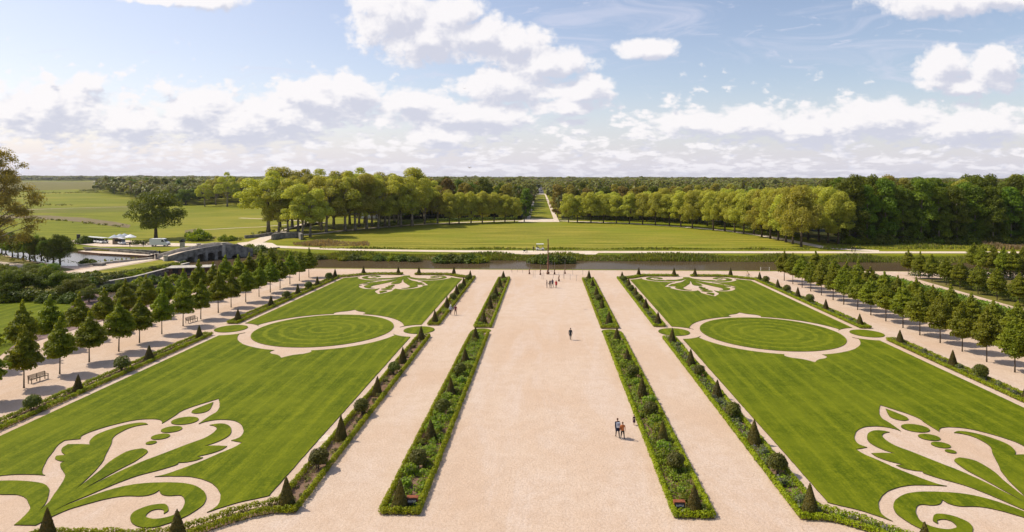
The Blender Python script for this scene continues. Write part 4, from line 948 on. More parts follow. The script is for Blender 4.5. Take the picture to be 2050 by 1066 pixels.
tufts(S([(1960, 490), (2060, 490), (2060, 501), (2000, 501)]), 3, 1.2, L_pink, 'dry reeds at the far right edge beside the path', 64, .2, name='dry_reeds')
tufts([(-330, 205), (-127, 170), (-116, 178), (-116, 181), (-128, 173.5), (-150, 186)], 1.0, .6, L_reed, 'grass on the bank of the moat', 65, .15)

# ------------------------------------------------------------------ stone bridge over the canal
def bridge():
    A = Vector((-105, 176.5, 0)); d = Vector((17, 20.5, 0)).normalized(); n = Vector((-d.y, d.x, 0)); W = 7.0
    o = empty('stone_bridge', A, math.atan2(d.y, d.x), 'grey stone humpback bridge with round arches over the canal', 'bridge')
    tp = [(-1.5, 1.1), (-.55, 1.35), (3.74, 2.35), (9.72, 3.05), (14.2, 3.45), (18.56, 3.2), (20.45, 2.3), (23, 1.5)]
    top = lambda s: interp(tp, s) if -1.5 <= s <= 23 else 1.2
    arches = [(4.75, 1.15, .55), (7.7, 1.15, 1.15), (10.55, 1.1, 1.30), (13.4, 1.15, 1.6), (17.9, 1.5, .2)]
    def zb(s):
        for (c, r, h) in arches:
            if abs(s-c) < r: return max(-1.35, h-r*.8+r*.8*math.sqrt(max(0, 1-((s-c)/r)**2)))
        return -1.35
    ss = sorted(set([round(-1.5+.25*i, 3) for i in range(99)]+[q for c, r, h in arches for q in (c-r, c+r)]))
    mb = MB(); pe = MB(); pw = MB(); rd = MB()
    def col(m, s0, s1, t0, t1, z0a, z0b, z1a, z1b):
        b = len(m.v); m.v += [(s0, t0, z0a), (s1, t0, z0b), (s1, t1, z0b), (s0, t1, z0a), (s0, t0, z1a), (s1, t0, z1b), (s1, t1, z1b), (s0, t1, z1a)]
        for f in ((0,3,2,1),(4,5,6,7),(0,1,5,4),(1,2,6,5),(2,3,7,6),(3,0,4,7)): m.f.append(tuple(b+i for i in f))
    for s0, s1 in zip(ss[:-1], ss[1:]):
        mid = (s0+s1)/2; e = 1e-3; za, zc = zb(s0+e), zb(s1-e)
        col(mb, s0, s1, 0, W, za, zc, top(s0)-.85, top(s1)-.85)
        col(rd, s0, s1, .42, W-.42, top(s0)-.84, top(s1)-.84, top(s0)-.80, top(s1)-.80)
        col(pe, s0, s1, -.04, .40, top(s0)-.86, top(s1)-.86, top(s0), top(s1))
        sp = .6*max(0, (6-s0)/6)*2.4; sp1 = .6*max(0, (6-s1)/6)*2.4
        col(pw, s0, s1, W-.4, W+.04, top(s0)-.86, top(s1)-.86, top(s0)+.1, top(s1)+.1)
    M_sd = M_stone
    mb.build('arches', M_sd, o); rd.build('road', M_path, o); pe.build('parapet', M_sd, o); pw.build('parapet', M_stone_l, o)
    for s in (6.25, 9.15, 11.95, 15.4):
        m = MB(); m.box((s, -.25, (1.0-1.35)/2+.15), (.75, .5, 2.6)); m.box((s, -.2, 1.5), (.6, .35, .35)); m.build('buttress', M_sd, o)
    for s, t in ((-1.6, .2), (-1.6, W-.2), (14.2, .2), (9.8, W-.2)):
        m = MB(); zt = top(max(-1.5, s)); m.box((s, t, zt/2+.15), (.9, .75, zt+.5)); m.box((s, t, zt+.48), (1.1, .95, .18)); m.build('pier', M_stone_l, o)
bridge()
sheet('embankment', S([(492, 502), (505, 503), (560, 497), (545, 489), (500, 486), (474, 489)]), .35, M_path, skirt=-.5, skirtmat=M_rough)
def wall(name, pts, w, h, label, mat, z=0.0, cat='wall', cap=None):
    o = empty(name, (pts[0][0], pts[0][1], 0), 0, label, cat); m = MB(); c = MB(); p0 = Vector((pts[0][0], pts[0][1], 0))
    for a, b in zip(pts[:-1], pts[1:]):
        a = Vector((a[0], a[1], 0))-p0; b = Vector((b[0], b[1], 0))-p0; L = (b-a).length; ang = math.atan2((b-a).y, (b-a).x); c0 = (a+b)/2
        m.box((c0.x, c0.y, z+h/2), (L, w, h), ang); c.box((c0.x, c0.y, z+h+.05), (L+.1, w+.14, .10), ang)
    m.build('masonry', mat, o); c.build('coping', cap or mat, o); return o
wall('retaining_wall', S([(377, 530), (330, 543), (268, 559), (182, 574)]), .7, 1.1, 'long pale stone retaining wall running down from the bridge', M_stone, -.6, cap=M_stone_l)
wall('retaining_wall', S([(352, 560), (300, 571), (262, 582)]), .6, .9, 'lower stone wall beside the shrubs below the bridge', M_stone, -.2, cap=M_stone_l)
wall('quay_wall', S([(168, 497.5), (312, 504.5)]), .6, .8, 'weathered grey quay wall behind the moat landing stage', M_stone, -.5)
wall('quay_wall', S([(170, 500.4), (196, 499.6), (240, 503), (300, 508)]), .4, .6, 'low stone quay edge along the moat landing stage', M_stone, -.35)
wall('moat_wall', S([(157, 534), (331, 516.5)]), .4, .45, 'low stone kerb wall between the sloping walk and the moat', M_stone_l, 0)
wall('parapet_wall', S([(490, 478), (520, 475.5), (546, 471)]), .6, 1.1, 'low stone parapet left of the pale walk by the tall planes', M_stone, 0)
o = wall('culvert_wall', S([(545, 481), (560, 478), (598, 476), (604, 481)]), .8, 2.4, 'short dark stone culvert wall under the tall planes', M_stone, -.3)
m = MB(); x, y = P(199, 532); m.box((x, y, -.1), (2.4, 1.6, 1.3)); m.box((x, y, .62), (2.7, 1.9, .14)); tag(m.build('stone_plinth', M_stone), 'small stone plinth standing at the edge of the moat', 'plinth')

# white flat-roofed boathouse under the bridge
x, y = P(382, 545.5, -.3); o = empty('boathouse', (x, y, -.5), math.radians(14), 'white flat-roofed wooden boat shed floating below the bridge', 'boathouse')
m = MB(); m.box((0, 0, .75), (9.0, 3.4, 1.5)); m.build('wall', M_mast, o)
m = MB(); m.box((0, 0, 1.62), (10.2, 4.6, .16)); m.build('roof', M_stone_l, o)
for k in (-3, 0, 3): MB().box((k, -1.72, .8), (1.3, .06, 1.0)).build('window', M_glass, o)

# ------------------------------------------------------------------ vehicles
def wheel(parent, x, y, r=.34, w=.22):
    t = MB().tube([(x, y-w/2, r), (x, y+w/2, r)], r, 16).build('wheel', M_rubber, parent); MB().tube([(x, y-w/2-.012, r), (x, y+w/2+.012, r)], r*.55, 12).build('rim', M_rod, t)
def van(x, y, rz, label):
    o = empty('delivery_van', (x, y, .08), rz, label, 'van')
    prof = [(-2.95, .45), (-2.95, 2.35), (-2.7, 2.55), (1.2, 2.58), (1.65, 2.45), (2.25, 1.50), (2.85, 1.28), (3.0, .95), (3.0, .42)]
    MB().prism(prof, -.98, .98).build('body', M_white, o)
    MB().prism([(1.72, 2.30), (2.22, 1.55), (2.27, 1.58), (1.78, 2.36)], -.84, .84).build('windscreen', M_glass, o)
    for s in (-1, 1):
        MB().prism([(1.0, 1.55), (1.0, 2.15), (1.55, 2.15), (2.0, 1.55)], s*.985-.006, s*.985+.006).build('side_window', M_glass, o)
        MB().box((2.98, s*.72, .92), (.08, .34, .26)).build('headlight', M_print, o)
        for xx in (-1.9, 2.0): wheel(o, xx, s*.86)
        MB().box((1.75, s*1.1, 1.6), (.12, .16, .32)).build('mirror', M_dark, o)
    MB().box((3.02, 0, .5), (.14, 1.96, .26)).build('bumper', M_dark, o)
    MB().box((3.01, 0, .78), (.05, 1.0, .2)).build('grille', M_dark, o)
    return o
van(*P(320, 493.5), 0.05, 'white panel van parked under the big oak beside the lot')
def cart(x, y, rz, label, group, s=1.0):
    o = empty('golf_cart', (x, y, .08), rz, label, 'golf cart', group, s)
    MB().prism([(-1.15, .3), (-1.2, .75), (-.3, .78), (-.25, .42), (.5, .40), (.75, .85), (1.1, .72), (1.2, .35)], -.58, .58).build('body', M_white, o)
    MB().box((0, 0, 1.86), (2.1, 1.22, .08)).build('roof', M_white, o)
    MB().box((-.55, 0, .86), (.5, 1.05, .14)).box((-.82, 0, 1.15), (.1, 1.05, .5)).build('seat', M_dark, o)
    for sx in (-1.0, .85):
        for sy in (-.52, .52): MB().tube([(sx, sy, .7), (sx*.93, sy, 1.83)], .025, 6).build('post', M_dark, o)
    for sx in (-.8, .8):
        for sy in (-.52, .52): wheel(o, sx, sy, .24, .18)
    MB().tube([(.55, .25, .8), (.38, .25, 1.1)], .02, 6).build('steering_column', M_dark, o)
    MB().box((.80, 0, 1.25), (.03, 1.0, .75), ry=-.12).build('windscreen', M_glass, o)
names = ['leftmost', 'second', 'third', 'fourth', 'fifth', 'rightmost']
for i in range(6):
    x, y = P(176+i*6.4, 485.5+i*.5); cart(x, y, -1.9+U(-.1, .1), f'white roofed golf cart, {names[i]}{"" if i in (0, 5) else " from the left"} in the row on the lot', 'golf carts parked on the lot', 1.05)
cart(*P(1081, 502.3), 0.08, 'white golf cart standing on the canal path near the mast', None, 1.12)
cart(*P(244, 490.5), -.5, 'white golf cart parked in front of the grey parasols', None, 1.15)
def parasol(x, y, r, h, mat, label):
    o = empty('parasol', (x, y, .08), U(0, 1), label, 'parasol'); MB().tube([(0, 0, 0), (0, 0, h)], .05, 8).build('pole', M_rod, o)
    m = MB(); n = 8; m.v = [(r*math.cos(2*math.pi*k/n), r*math.sin(2*math.pi*k/n), h-.95) for k in range(n)]+[(r*math.cos(2*math.pi*k/n), r*math.sin(2*math.pi*k/n), h-1.15) for k in range(n)]+[(0, 0, h)]
    m.f = [(k, (k+1) % n, 2*n) for k in range(n)]+[(k+n, (k+1) % n+n, (k+1) % n, k) for k in range(n)]; m.build('canopy', mat, o)
for i, (px, py, mt, l) in enumerate([(229, 489, M_tarp, 'grey peaked parasol at the left of the café'), (240, 487, M_tarp, 'grey peaked parasol in the middle of the café'), (249, 486, M_tarp, 'grey peaked parasol right of the other grey ones'), (261, 488, M_white, 'white parasol at the right of the café')]):
    parasol(*P(px, py), 1.9, 3.2, mt, l)
x, y = P(236, 489.5); o = empty('kiosk', (x, y, .08), 0, 'small brown wooden kiosk under the grey parasols', 'kiosk'); MB().box((0, 0, 1.1), (2.6, 1.8, 2.2)).build('wall', M_wood, o); MB().box((0, 0, 2.28), (3.0, 2.2, .14)).build('roof', M_white, o); MB().box((.2, -.92, 1.35), (1.5, .06, .8)).build('hatch', M_glass, o)
for i, (px, py) in enumerate([(255, 490), (268, 490.5)]):
    x, y = P(px, py); o = empty('picnic_table', (x, y, .08), .3, ['wooden picnic table nearer the kiosk', 'wooden picnic table nearer the clipped hedge'][i], 'table'); MB().box((0, 0, .74), (1.8, .8, .06)).build('table_top', M_wood, o)
    for s in (-1, 1): MB().box((0, s*.7, .44), (1.8, .28, .05)).build('seat', M_wood, o); MB().box((s*.7, 0, .37), (.08, 1.4, .74)).build('leg', M_wood, o)
x, y = P(157, 482); o = empty('info_pillar', (x, y, 0), .1, 'tall dark information pillar at the left end of the lot', 'pillar'); MB().box((0, 0, 1.1), (1.0, .5, 2.2)).build('panel', M_dark, o); MB().box((0, 0, 2.25), (1.15, .6, .1)).build('cap', M_stone, o)
x, y = P(365, 497); o = empty('stone_lantern', (x, y, 0), 0, 'stone pier with a dark capped box at the far bridge end', 'pier'); MB().box((0, 0, 1.0), (1.1, 1.1, 2.0)).build('shaft', M_stone_l, o); MB().box((0, 0, 2.15), (1.35, 1.35, .3)).prism([(-.6, 2.3), (.6, 2.3), (0, 2.9)], -.6, .6).build('cap', M_dark, o)
x, y = P(741, 437); o = empty('marquee', (x, y, 0), .2, 'white marquee glimpsed between the trunks of the tall planes', 'tent'); MB().box((0, 0, 1.5), (9, 5, 3.0)).build('wall', M_white, o); MB().prism([(-4.6, 3.0), (4.6, 3.0), (0, 4.6)], -2.6, 2.6).build('roof', M_white, o)
def car(x, y, rz, col, label):
    o = empty('parked_car', (x, y, .1), rz, label, 'car', 'cars on the far avenue'); mt = col
    MB().prism([(-2.1, .35), (-2.15, .85), (-1.7, .95), (-1.2, 1.42), (.5, 1.45), (1.2, .98), (2.0, .82), (2.1, .38)], -.85, .85).build('body', mt, o)
    MB().prism([(-1.55, .98), (-1.15, 1.36), (.45, 1.38), (1.05, 1.0)], -.86, .86).build('windows', M_glass, o)
    for sx in (-1.3, 1.3):
        for sy in (-.8, .8): wheel(o, sx, sy, .31, .18)
MC = [pbr('blue_paint', (.03, .05, .14), .35), M_white, M_dark, pbr('silver_paint', (.4, .4, .42), .3, metallic=.5), pbr('red_paint', (.25, .02, .02), .35)]
for i, (px, py, c, l) in enumerate([(1084, 382.5, 0, 'dark blue car facing the garden on the far avenue, nearest one'), (1080, 380, 1, 'white car at the left of the far avenue'), (1086, 375.5, 2, 'black car farther along the far avenue'), (1081.5, 374, 3, 'silver car farther along the left of the far avenue'), (1083.5, 370.5, 4, 'red car, most distant on the far avenue')]):
    x, y = P(px, py); car(x, y, math.pi/2, MC[c], l)
for i, (px, py, l) in enumerate([(1049.5, 445, 'short white stone bollard left of the avenue mouth'), (1121, 444, 'pale wooden gate post right of the avenue mouth')]):
    x, y = P(px, py); o = empty('bollard', (x, y, 0), 0, l, 'bollard'); MB().box((0, 0, .7), (.6, .6, 1.4)).build('shaft', M_stone_l, o); MB().box((0, 0, 1.45), (.75, .75, .12)).build('cap', M_stone_l, o)
x, y = P(1131, 444); o = empty('field_gate', (x, y, 0), 0, 'low pale wooden gate beside the right end of the avenue mouth', 'gate')
for k in (-2, 0, 2): MB().box((k, 0, .6), (.14, .14, 1.2)).build('post', M_stone_l, o)
for z_ in (.5, .95): MB().box((0, .09, z_), (4.1, .05, .12)).build('rail', M_stone_l, o)
x, y = P(1069, 392.5); o = empty('gatehouse', (x-2, y+10, 0), 0, 'small pale pavilion at the left of the far road crossing', 'pavilion'); MB().box((0, 0, 2.2), (5, 5, 4.4)).build('wall', M_stone_l, o); MB().prism([(-2.8, 4.4), (2.8, 4.4), (0, 6.4)], -2.8, 2.8).build('roof', M_dark, o); MB().box((0, -2.53, 1.4), (1.2, .06, 2.4)).build('door', M_wood, o)

# ------------------------------------------------------------------ benches, information desks, mast and rods
def bench(x, y, rz, label):
    o = empty('park_bench', (x, y, 0), rz, label, 'bench', 'benches under the left trees'); L = 1.0
    m = MB()
    for k in range(5): m.box((0, .10+k*.10-.25, .44), (2*L, .075, .03))
    m.build('seat', M_wood, o); m = MB()
    for k in range(4): m.box((0, .30+k*.025, .55+k*.11), (2*L, .025, .075), rx=-.2)
    m.build('backrest', M_wood, o)
    for sx in (-L+.05, 0, L-.05):
        for yy, hh in ((-.22, .64), (.27, .92)): MB().box((sx, yy, hh/2), (.07, .07, hh)).build('leg', M_wood, o)
    for sx in (-L+.05, L-.05): MB().box((sx, .02, .66), (.08, .58, .045)).build('armrest', M_wood, o)
x, y = P(77, 764); bench(x, y, math.radians(76+0), 'slatted wooden bench on gravel under the nearest left trees')
x, y = P(384, 645.5); bench(x, y, math.radians(76), 'slatted wooden bench farther off under the left tree row')
def info(px, py, flip, label):
    x, y = P(px, py); o = empty('information_desk', (x, y, 0), 0, label, 'sign', 'rust-coloured information desks in the central beds', .82)
    MB().box((0, .16, .36), (.92, .44, .72)).build('box', M_rust, o)
    MB().prism([(-.46, 0), (-.46, .0), (.46, 0)], 0, 0.001)
    MB().box((0, .16, .90), (1.0, .46, .05), rx=0.0).build('hood', M_rust, o)
    for s in (-1, 1): MB().box((s*.48, .10, .80), (.03, .5, .2)).build('side', M_rust, o)
    p = MB().box((0, -.13, .58), (.88, .03, .56), rx=-.25).build('panel', M_blk, o)
    # white lettering too small to read: short strokes in two lines
    rnd = random.Random(px); m = MB()
    for ln in range(1):
        xx = -.34
        while xx < .30:
            w = rnd.uniform(.05, .075); m.box((xx+w/2, -.182, .66), (w*.35, .012, .17), rx=-.25); m.box((xx+w*.7, -.18+(.0), .71 if rnd.random() < .5 else .61), (w*.75, .012, .035), rx=-.25); xx += w+.03
    m.build('lettering', M_print, p)
info(825, 1017, 0, 'rust-coloured information desk with black panel in the left central bed')
info(1360.5, 1026, 1, 'rust-coloured information desk with black panel in the right central bed')

x, y = P(1097, 549.5); o = empty('carved_mast', (x, y, 0), 0, 'tall carved reddish brown wooden mast standing on the gravel by the canal', 'sculpture')
m = MB(); rnd = random.Random(4); pts = [(rnd.uniform(-.05, .05), rnd.uniform(-.05, .05), 8.6*i/22) for i in range(23)]; m.tube(pts, [(.30 if i < 3 else .20 if i < 12 else .15)*rnd.uniform(.72, 1.2) for i in range(23)], 10); m.build('shaft', M_mast, o, True)
m = MB(); m.ball((0, 0, .3), (.42, .38, .35)); m.ball((.05, 0, 2.6), (.36, .3, .4)); m.build('carving', M_mast, o, True)
RODS = [(20,735,690,0),(30,755,700,0),(92,745,600,0),(155,750,650,0),(235,765,620,1),(282,805,725,0),(303,805,715,0),(365,775,650,1),(385,820,750,0),(405,825,740,0),(470,740,640,0),(492,742,625,0),(505,742,625,0),(518,815,760,0),(533,768,620,1),(585,850,740,1),(637,815,730,0),(648,822,740,0),(657,762,590,1),(720,833,765,0),(750,775,690,0),(792,848,775,0),(868,775,690,0)]
for i, (a, b, c, fg) in enumerate(RODS):
    px, py, pt = 1020+a/5.92, 420+b/5.92, 420+c/5.92; x, y = P(px, py); h = (py-pt)*(24/(py-Y0))
    if fg: lab = f'rod with a small dark carved figure, {["leftmost", "second from the left", "third from the left", "nearest the viewer", "rightmost, thickest"][[4, 7, 14, 15, 18].index(i)]} of the five'
    else: lab = 'thin bare steel rod planted in the gravel around the carved mast'
    o = empty('rod_sculpture' if fg else 'steel_rod', (x, y, 0), 0, lab, 'sculpture' if fg else 'rod', 'rods with figures' if fg else 'bare rods around the mast')
    MB().tube([(0, 0, 0), (rnd.uniform(-.04, .04), 0, h)], .034, 6).build('rod', M_rod, o)
    if fg:
        m = MB(); m.tube([(0, 0, 0), (.03, 0, .35), (-.05, 0, .75), (.05, 0, 1.15), (.1, 0, 1.4)], [.20, .15, .12, .13, .06], 9); m.ball((.02, 0, .22), (.24, .2, .2)); m.build('figure', M_mast, o, True)
x, y = P(1531.5, 543); o = empty('metal_barrier', (x, y, 0), .02, 'low pale metal barrier at the edge of the canal', 'barrier')
for s in (-1, 1): MB().tube([(s*1.1, 0, 0), (s*1.1, 0, 1.0)], .05, 8).build('post', M_white, o)
m = MB()
for k in range(7): m.box((-.9+k*.3, 0, .5), (.03, .03, .8))
m.box((0, 0, .9), (2.2, .04, .05)); m.box((0, 0, .15), (2.2, .04, .05)); m.build('grille', M_rod, o)

# ------------------------------------------------------------------ people
SKIN = pbr('skin', (.42, .25, .17), .6, .05); HAIRS = {'brown': pbr('brown_hair', (.10, .045, .02), .7), 'black': pbr('black_hair', (.015, .012, .01), .6), 'blond': pbr('blond_hair', (.42, .28, .12), .7), 'grey': pbr('grey_hair', (.4, .38, .36), .7)}
CL = {}
def cloth(c):
    if c not in CL: CL[c] = pbr('cloth', c, .85, .1, 8)
    return CL[c]
def person(x, y, rz, label, top, legs, hair='brown', h=1.74, pose='stand', shoes=(.03, .03, .03), bare=False, z=0.0, extras=(), group=None):
    p = random.Random(int(x*100+y*7)); w = .0
    st = {'stand': (.02, -.02), 'walk': (.26, -.24), 'wide': (.05, -.05), 'ride': (.15, .05)}[pose]
    V = []; E_ = []; R = []
    def v(co, r, par=None):
        V.append(co); R.append(r if hasattr(r, '__len__') else (r, r)); i = len(V)-1
        if par is not None: E_.append((par, i))
        return i
    ln = .42 if pose == 'ride' else 0.02
    tz = lambda f, zz: (0, f, zz)
    pel = v((0, 0, .96), (.15, .11)); sp = v((0, .03+ln*.35, 1.14), (.125, .10), pel); ch = v((0, .02+ln*.8, 1.34), (.155, .11), sp); nk = v((0, .03+ln*1.0, 1.50), .055, ch)
    hb = v((0, .05+ln*1.08, 1.57), (.07, .075), nk); hm = v((0, .055+ln*1.1, 1.64), (.082, .098), hb); ht = v((0, .04+ln*1.1, 1.72), (.055, .065), hm)
    hands = []
    for s, sw in ((-1, st[0]), (1, st[1])):
        hip = v((s*.085, 0, .88), .095, pel)
        if pose == 'ride': kn = v((s*.10, .30+.12*s, .62+.1*s), .062, hip); an = v((s*.10, .18+.12*s, .25+.12*s), .042, kn); v((s*.10, .33+.12*s, .20+.12*s), .038, an)
        else:
            kn = v((s*(.095+(.04 if pose == 'wide' else 0)), sw*.5+.03, .50), .060, hip); an = v((s*(.10+(.09 if pose == 'wide' else 0)), sw-.02, .095), .041, kn); v((s*(.12+(.09 if pose == 'wide' else 0)), sw+.14, .045), (.042, .035), an)
        sh = v((s*.175, .02+ln*.85, 1.42), .062, ch)
        if pose == 'ride': el = v((s*.24, .55, 1.22), .042, sh); wr = v((s*.22, .72, 1.04), .03, el); ha = v((s*.21, .79, 1.02), (.036, .022), wr)
        else: el = v((s*.245, -sw*.35, 1.15), .043, sh); wr = v((s*.25, -sw*.75+.07, .92), .030, el); ha = v((s*.25, -sw*.8+.09, .845), (.024, .040), wr)
        hands.append((s, V[wr], V[ha]))
    me = bpy.data.meshes.new('body'); me.from_pydata(V, E_, []); tmp = bpy.data.objects.new('tmp', me); link(tmp)
    md = tmp.modifiers.new('Skin', 'SKIN'); md.use_smooth_shade = True
    for i, r in enumerate(R): me.skin_vertices[0].data[i].radius = r
    me.skin_vertices[0].data[0].use_root = True
    tmp.modifiers.new('Sub', 'SUBSURF').levels = 1
    dg = bpy.context.evaluated_depsgraph_get(); bm_ = bpy.data.meshes.new_from_object(tmp.evaluated_get(dg)); bpy.data.objects.remove(tmp)
    import bmesh
    bm = bmesh.new(); bm.from_mesh(bm_)
    ex = MB()
    for s, w0, h0 in hands:
        w0, h0 = Vector(w0), Vector(h0); d = (h0-w0).normalized(); side = Vector((0, 1, 0)) if pose != 'ride' else Vector((1, 0, 0)); inn = Vector((-s, 0, 0)) if pose != 'ride' else Vector((0, 0, -1))
        for k, L in enumerate((.070, .080, .076, .060)):
            b = h0+d*.02+side*(.027-.018*k); ex.tube([b, b+d*L*.5+inn*.006, b+d*L*.8+inn*.022, b+d*L*.9+inn*.04], [.009, .0085, .008, .006], 5)
        b = w0+d*.03+side*.026; ex.tube([b, b+side*.03+d*.025, b+side*.035+d*.06+inn*.012], [.011, .010, .007], 5)
    hx = V[hm]; ex.tube([(0, hx[1]+.085, hx[2]+.03), (0, hx[1]+.115, hx[2]-.012), (0, hx[1]+.09, hx[2]-.02)], [.010, .015, .010], 5)
    for s in (-1, 1): ex.ball((s*.082, hx[1], hx[2]), (.012, .022, .032), 6, 4); ex.ball((s*.03, hx[1]+.088, hx[2]+.028), .010, 5, 4)
    ex.ball((0, hx[1]+.09, hx[2]-.05), (.022, .008, .006), 6, 4)
    exm = ex.mesh('x', None); nb = len(bm.faces); bm.from_mesh(exm); body = bpy.data.meshes.new('body'); bm.to_mesh(body); bm.free()
    body.materials.append(SKIN); body.materials.append(cloth(top)); body.materials.append(cloth(legs)); body.materials.append(cloth(shoes))
    for i, q in enumerate(body.polygons):
        c = q.center; q.use_smooth = True
        if i >= nb: q.material_index = 0; continue
        arm = abs(c.x) > .19 and c.z > .8 and pose != 'ride' or (pose == 'ride' and c.y > .5 and c.z < 1.3)
        if c.z > 1.475 and abs(c.x) < .12 and not arm: q.material_index = 0
        elif arm: q.material_index = 0 if (c.z < .93 and pose != 'ride') or (pose == 'ride' and c.y > .72) else 1
        elif c.z > .93: q.material_index = 1
        elif c.z > (.55 if bare else .10): q.material_index = 2
        elif c.z > .09: q.material_index = 0
        else: q.material_index = 3
    o = empty('person', (x, y, z), rz, label, 'person', group, h/1.76)
    ob('body', body, o)
    m = MB(); m.ball((0, hx[1]-.018, hx[2]+.03), (.092, .105, .092), 10, 7)
    if 'long' in extras: m.ball((0, hx[1]-.06, hx[2]-.08), (.085, .06, .14), 8, 6)
    m.build('hair', HAIRS[hair], o, True)
    if 'hat' in extras: MB().tube([(0, hx[1], 1.70), (0, hx[1], 1.71)], .17, 14).tube([(0, hx[1], 1.70), (0, hx[1], 1.80)], [.10, .085], 12).build('hat', cloth((.75, .74, .66)), o)
    if 'coat' in extras: MB().tube([(0, .02, 1.46), (0, .02, 1.36), (0, .01, 1.1), (0, 0, .95), (0, -.01, .68)], [.13, .20, .175, .185, .215], 14, False).build('coat', cloth(top), o, True)
    if 'skirt' in extras: MB().tube([(0, 0, 1.05), (0, 0, .85), (0, 0, .55)], [.14, .19, .25], 14, False).build('skirt', cloth(legs), o, True)
    if 'backpack' in extras: b = MB().box((0, -.20, 1.22), (.28, .17, .44)).build('backpack', cloth((.32, .35, .42)), o); MB().box((0, -.30, 1.12), (.2, .05, .2)).build('pocket', cloth((.55, .56, .6)), b)
    if 'bag' in extras: MB().tube([(-.12, .08, 1.44), (.18, .13, 1.15), (.27, .05, .95)], .012, 5).box((.29, .02, .86), (.10, .26, .22)).build('shoulder_bag', cloth((.06, .04, .035)), o)
    return o
navy, black, rust = (.018, .022, .045), (.012, .012, .014), (.40, .12, .03)
person(*P(1142, 681), -.2, 'person in dark clothes walking alone on the wide central walk', (.025, .03, .035), black, 'black', pose='walk', extras=('coat',))
person(*P(1236.5, 877), .15, 'tall person in a navy coat with grey backpack, left of the rust jacket', navy, black, 'brown', 1.80, 'walk', extras=('coat', 'backpack', 'bag'))
person(*P(1246.5, 881), -.1, 'person in a rust-orange jacket and black trousers on the central walk', rust, black, 'brown', 1.62, 'wide', shoes=(.7, .7, .72))
person(*P(1269.5, 852), .1, 'small child in a maroon top with bare legs beside the box edging', (.055, .02, .03), (.05, .02, .03), 'black', 1.0, 'stand', shoes=(.7, .7, .7), bare=True, extras=('skirt',))
person(*P(1095, 576.8), 1.2, 'slim person in grey at the left of the group of four', (.16, .12, .10), (.30, .24, .21), 'black', 1.66, 'stand')
person(*P(1101, 576.2), 3.4, 'person in dark top and brown trousers with a shoulder bag, in the group', (.05, .03, .03), (.10, .06, .05), 'brown', 1.68, 'stand', extras=('bag', 'long'))
person(*P(1106, 576.2), .2, 'tallest person of the group of four, dark blue top and black trousers', (.04, .04, .09), black, 'black', 1.9, 'wide')
person(*P(1113.5, 577), 2.9, 'person in a bright red jacket at the right of the group', (.42, .015, .02), (.06, .05, .05), 'brown', 1.7, 'stand', extras=('coat',))
person(*P(902, 631), 0, 'person in a pale hat and light grey-blue top beside the left strip bed', (.45, .46, .55), (.05, .03, .03), 'grey', 1.70, 'walk', extras=('hat', 'backpack'))
person(*P(912, 631), .1, 'person in a dark red top right of the pale hat', (.14, .015, .03), (.05, .015, .02), 'black', 1.72, 'wide')
person(*P(443, 605.5), .5, 'person in dark clothes walking in the shade of the left tree row', (.02, .02, .02), black, 'black', 1.75, 'walk')
for i, (px, py, l, c, zz) in enumerate([(306.5, 520, 'person in dark clothes, nearest left on the bridge approach', black, .15), (312.5, 519, 'person in dark clothes just right of the nearest on the bridge approach', (.03, .025, .03), .15), (315.5, 513.5, 'person in a blue-grey jacket behind the two on the bridge approach', (.10, .12, .17), .2), (319.5, 512.5, 'person in black, rightmost of four on the bridge approach', black, .25),
     (1705.5, 505.6, 'person in dark clothes, left one walking on the far canal path', black, .06), (1712, 505.6, 'person in dark clothes, right one walking on the far canal path', (.03, .03, .04), .06), (1068, 503.8, 'person in dark clothes standing between the pram and golf cart', (.04, .035, .04), .08), (1055, 506.5, 'person in dark clothes pushing a pram on the canal path', black, .08),
     (260, 495, 'person in black and white standing on the lot before the kiosk', black, .1), (287, 494, 'person in dark clothes on the lot left of the van', black, .1)]):
    x, y = P(px, py, zz); person(x, y, [.4, .6, .3, .3, 1.5, 1.4, 0, 1.5, 0, .4][i], l, c, black, 'brown', 1.76, 'walk' if i not in (6, 8) else 'stand', z=zz)
x, y = P(1050.5, 506.8, .08); o = empty('pram', (x, y, .08), 1.6, 'dark pram pushed along the canal path', 'pram'); m = MB(); m.ball((0, .1, .72), (.24, .42, .24)); m.build('basket', M_dark, o, True); MB().tube([(0, -.4, .75), (0, -.7, 1.02)], .02, 6).build('handle', M_rod, o)
for sx in (-.24, .24):
    for sy in (-.3, .35): wheel(o, sx, sy, .15, .05)
# cyclist
x, y = P(1498, 557.5); o = empty('bicycle', (x, y, 0), math.pi/2, 'small bicycle ridden past the right lawn by a person in yellow', 'bicycle')
for yy in (-.52, .52):
    m = MB(); n = 20; m.tube([(0, yy+.33*math.cos(2*math.pi*k/n), .34+.33*math.sin(2*math.pi*k/n)) for k in range(n+1)], .018, 5, False); w_ = m.build('wheel', M_rubber, o)
MB().tube([(0, -.52, .34), (0, -.12, .32), (0, -.22, .85)], .02, 6).tube([(0, -.12, .32), (0, .40, .82), (0, .52, .34)], .02, 6).tube([(0, -.22, .8), (0, .38, .80)], .02, 6).build('frame', cloth((.35, .38, .5)), o)
MB().tube([(-.28, .38, 1.0), (0, .40, .98), (.28, .38, 1.0)], .015, 6).tube([(0, .4, .8), (0, .4, .98)], .015, 6).build('handlebar', M_dark, o); MB().box((0, -.24, .90), (.12, .26, .05)).build('saddle', M_dark, o)
person(x+.22, y, math.pi/2, 'person in a pale yellow top leaning forward on a bicycle', (.70, .52, .25), (.14, .07, .06), 'brown', 1.6, 'ride', bare=True, z=.10)

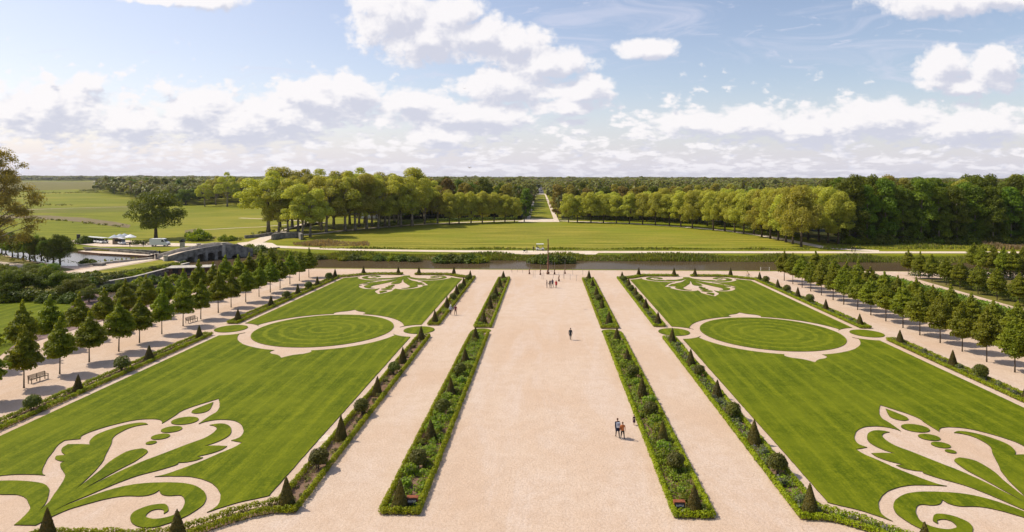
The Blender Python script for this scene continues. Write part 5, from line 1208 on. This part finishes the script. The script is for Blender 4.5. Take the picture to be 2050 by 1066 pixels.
# gulls over the trees
def gull(px, py, D, s, rz, label):
    ang = (px-1092.8)/F; x = XC+ang*D; z = H+(Y0-py)/F*D; o = empty('gull', (x, D, z), rz, label, 'bird', None, s)
    MB().tube([(0, -.28, 0), (0, -.1, .02), (0, .12, .02), (0, .26, .03), (0, .34, .01)], [.02, .06, .065, .045, .01], 8).build('body', M_stone_l, o, True)
    for q in (-1, 1):
        m = MB(); m.v = [(0, -.06, .03), (0, .10, .03), (q*.32, .12, .20), (q*.32, -.03, .20), (q*.72, .0, .10), (q*.70, -.06, .10), (0, 0, .0), (q*.32, .03, .17)]
        m.f = [(0, 1, 2, 3), (3, 2, 4, 5), (1, 0, 6), (0, 3, 7, 6), (3, 5, 7), (2, 1, 6, 7), (4, 2, 7), (5, 4, 7)]; m.build('wing', M_stone, o)
gull(940, 337, 120, 1.0, .9, 'grey gull with raised wings flying above the tall planes')
gull(929, 178, 160, .8, .3, 'small gull high in the sky below the big cloud')
gull(294, 276, 170, .7, 1.0, 'tiny gull low over the pasture at left')
gull(486, 224, 170, .7, .2, 'tiny gull in front of the left cloud bank')

# scattered scrub and broken hedge lines over the far pasture
def scrub():
    rng = np.random.default_rng(77); rr = random.Random(77); bl = []
    for (a, b, n, h0) in (((70, 388), (205, 386), 60, 1.6), ((40, 411), (150, 412), 26, 1.0), ((60, 437), (250, 455), 40, .9), ((385, 476), (480, 482), 26, 1.0), ((60, 362.6), (330, 362.8), 150, 4.5), ((160, 384), (212, 381), 30, 2.6), ((500, 470), (560, 462), 14, .8)):
        for i in range(n):
            t_ = rr.random(); x, y = P(a[0]+(b[0]-a[0])*t_+rr.gauss(0, 3), a[1]+(b[1]-a[1])*t_+rr.gauss(0, .5)); h = h0*rr.uniform(.5, 1.3); bl.append((x, y, h*.45, h*rr.uniform(.8, 1.6), h*rr.uniform(.8, 1.6), h*.6))
    tag(ob('scrub', fol_mesh('scrub', bl, len(bl)*70, .8, 7, L_wood, jit=.5, up=.4)), 'broken lines of low scrub across the pasture on the left', 'scrub', kind='stuff')
scrub()

# ------------------------------------------------------------------ air
def haze():
    m, t, out = newmat('haze_air'); v = t.add('ShaderNodeVolumePrincipled'); v.inputs['Color'].default_value = (0.86, 0.90, 1.0, 1); v.inputs['Density'].default_value = HAZE; v.inputs['Anisotropy'].default_value = 0.3
    t.l.new(v.outputs[0], out.inputs['Volume'])
    o = MB().box((0, 4500, 33.5), (19400, 9300, 73)).build('haze', m); o['kind'] = 'stuff'; o['label'] = 'thin pale summer haze over the park and the far woods'
HAZE = 0.00004
haze()
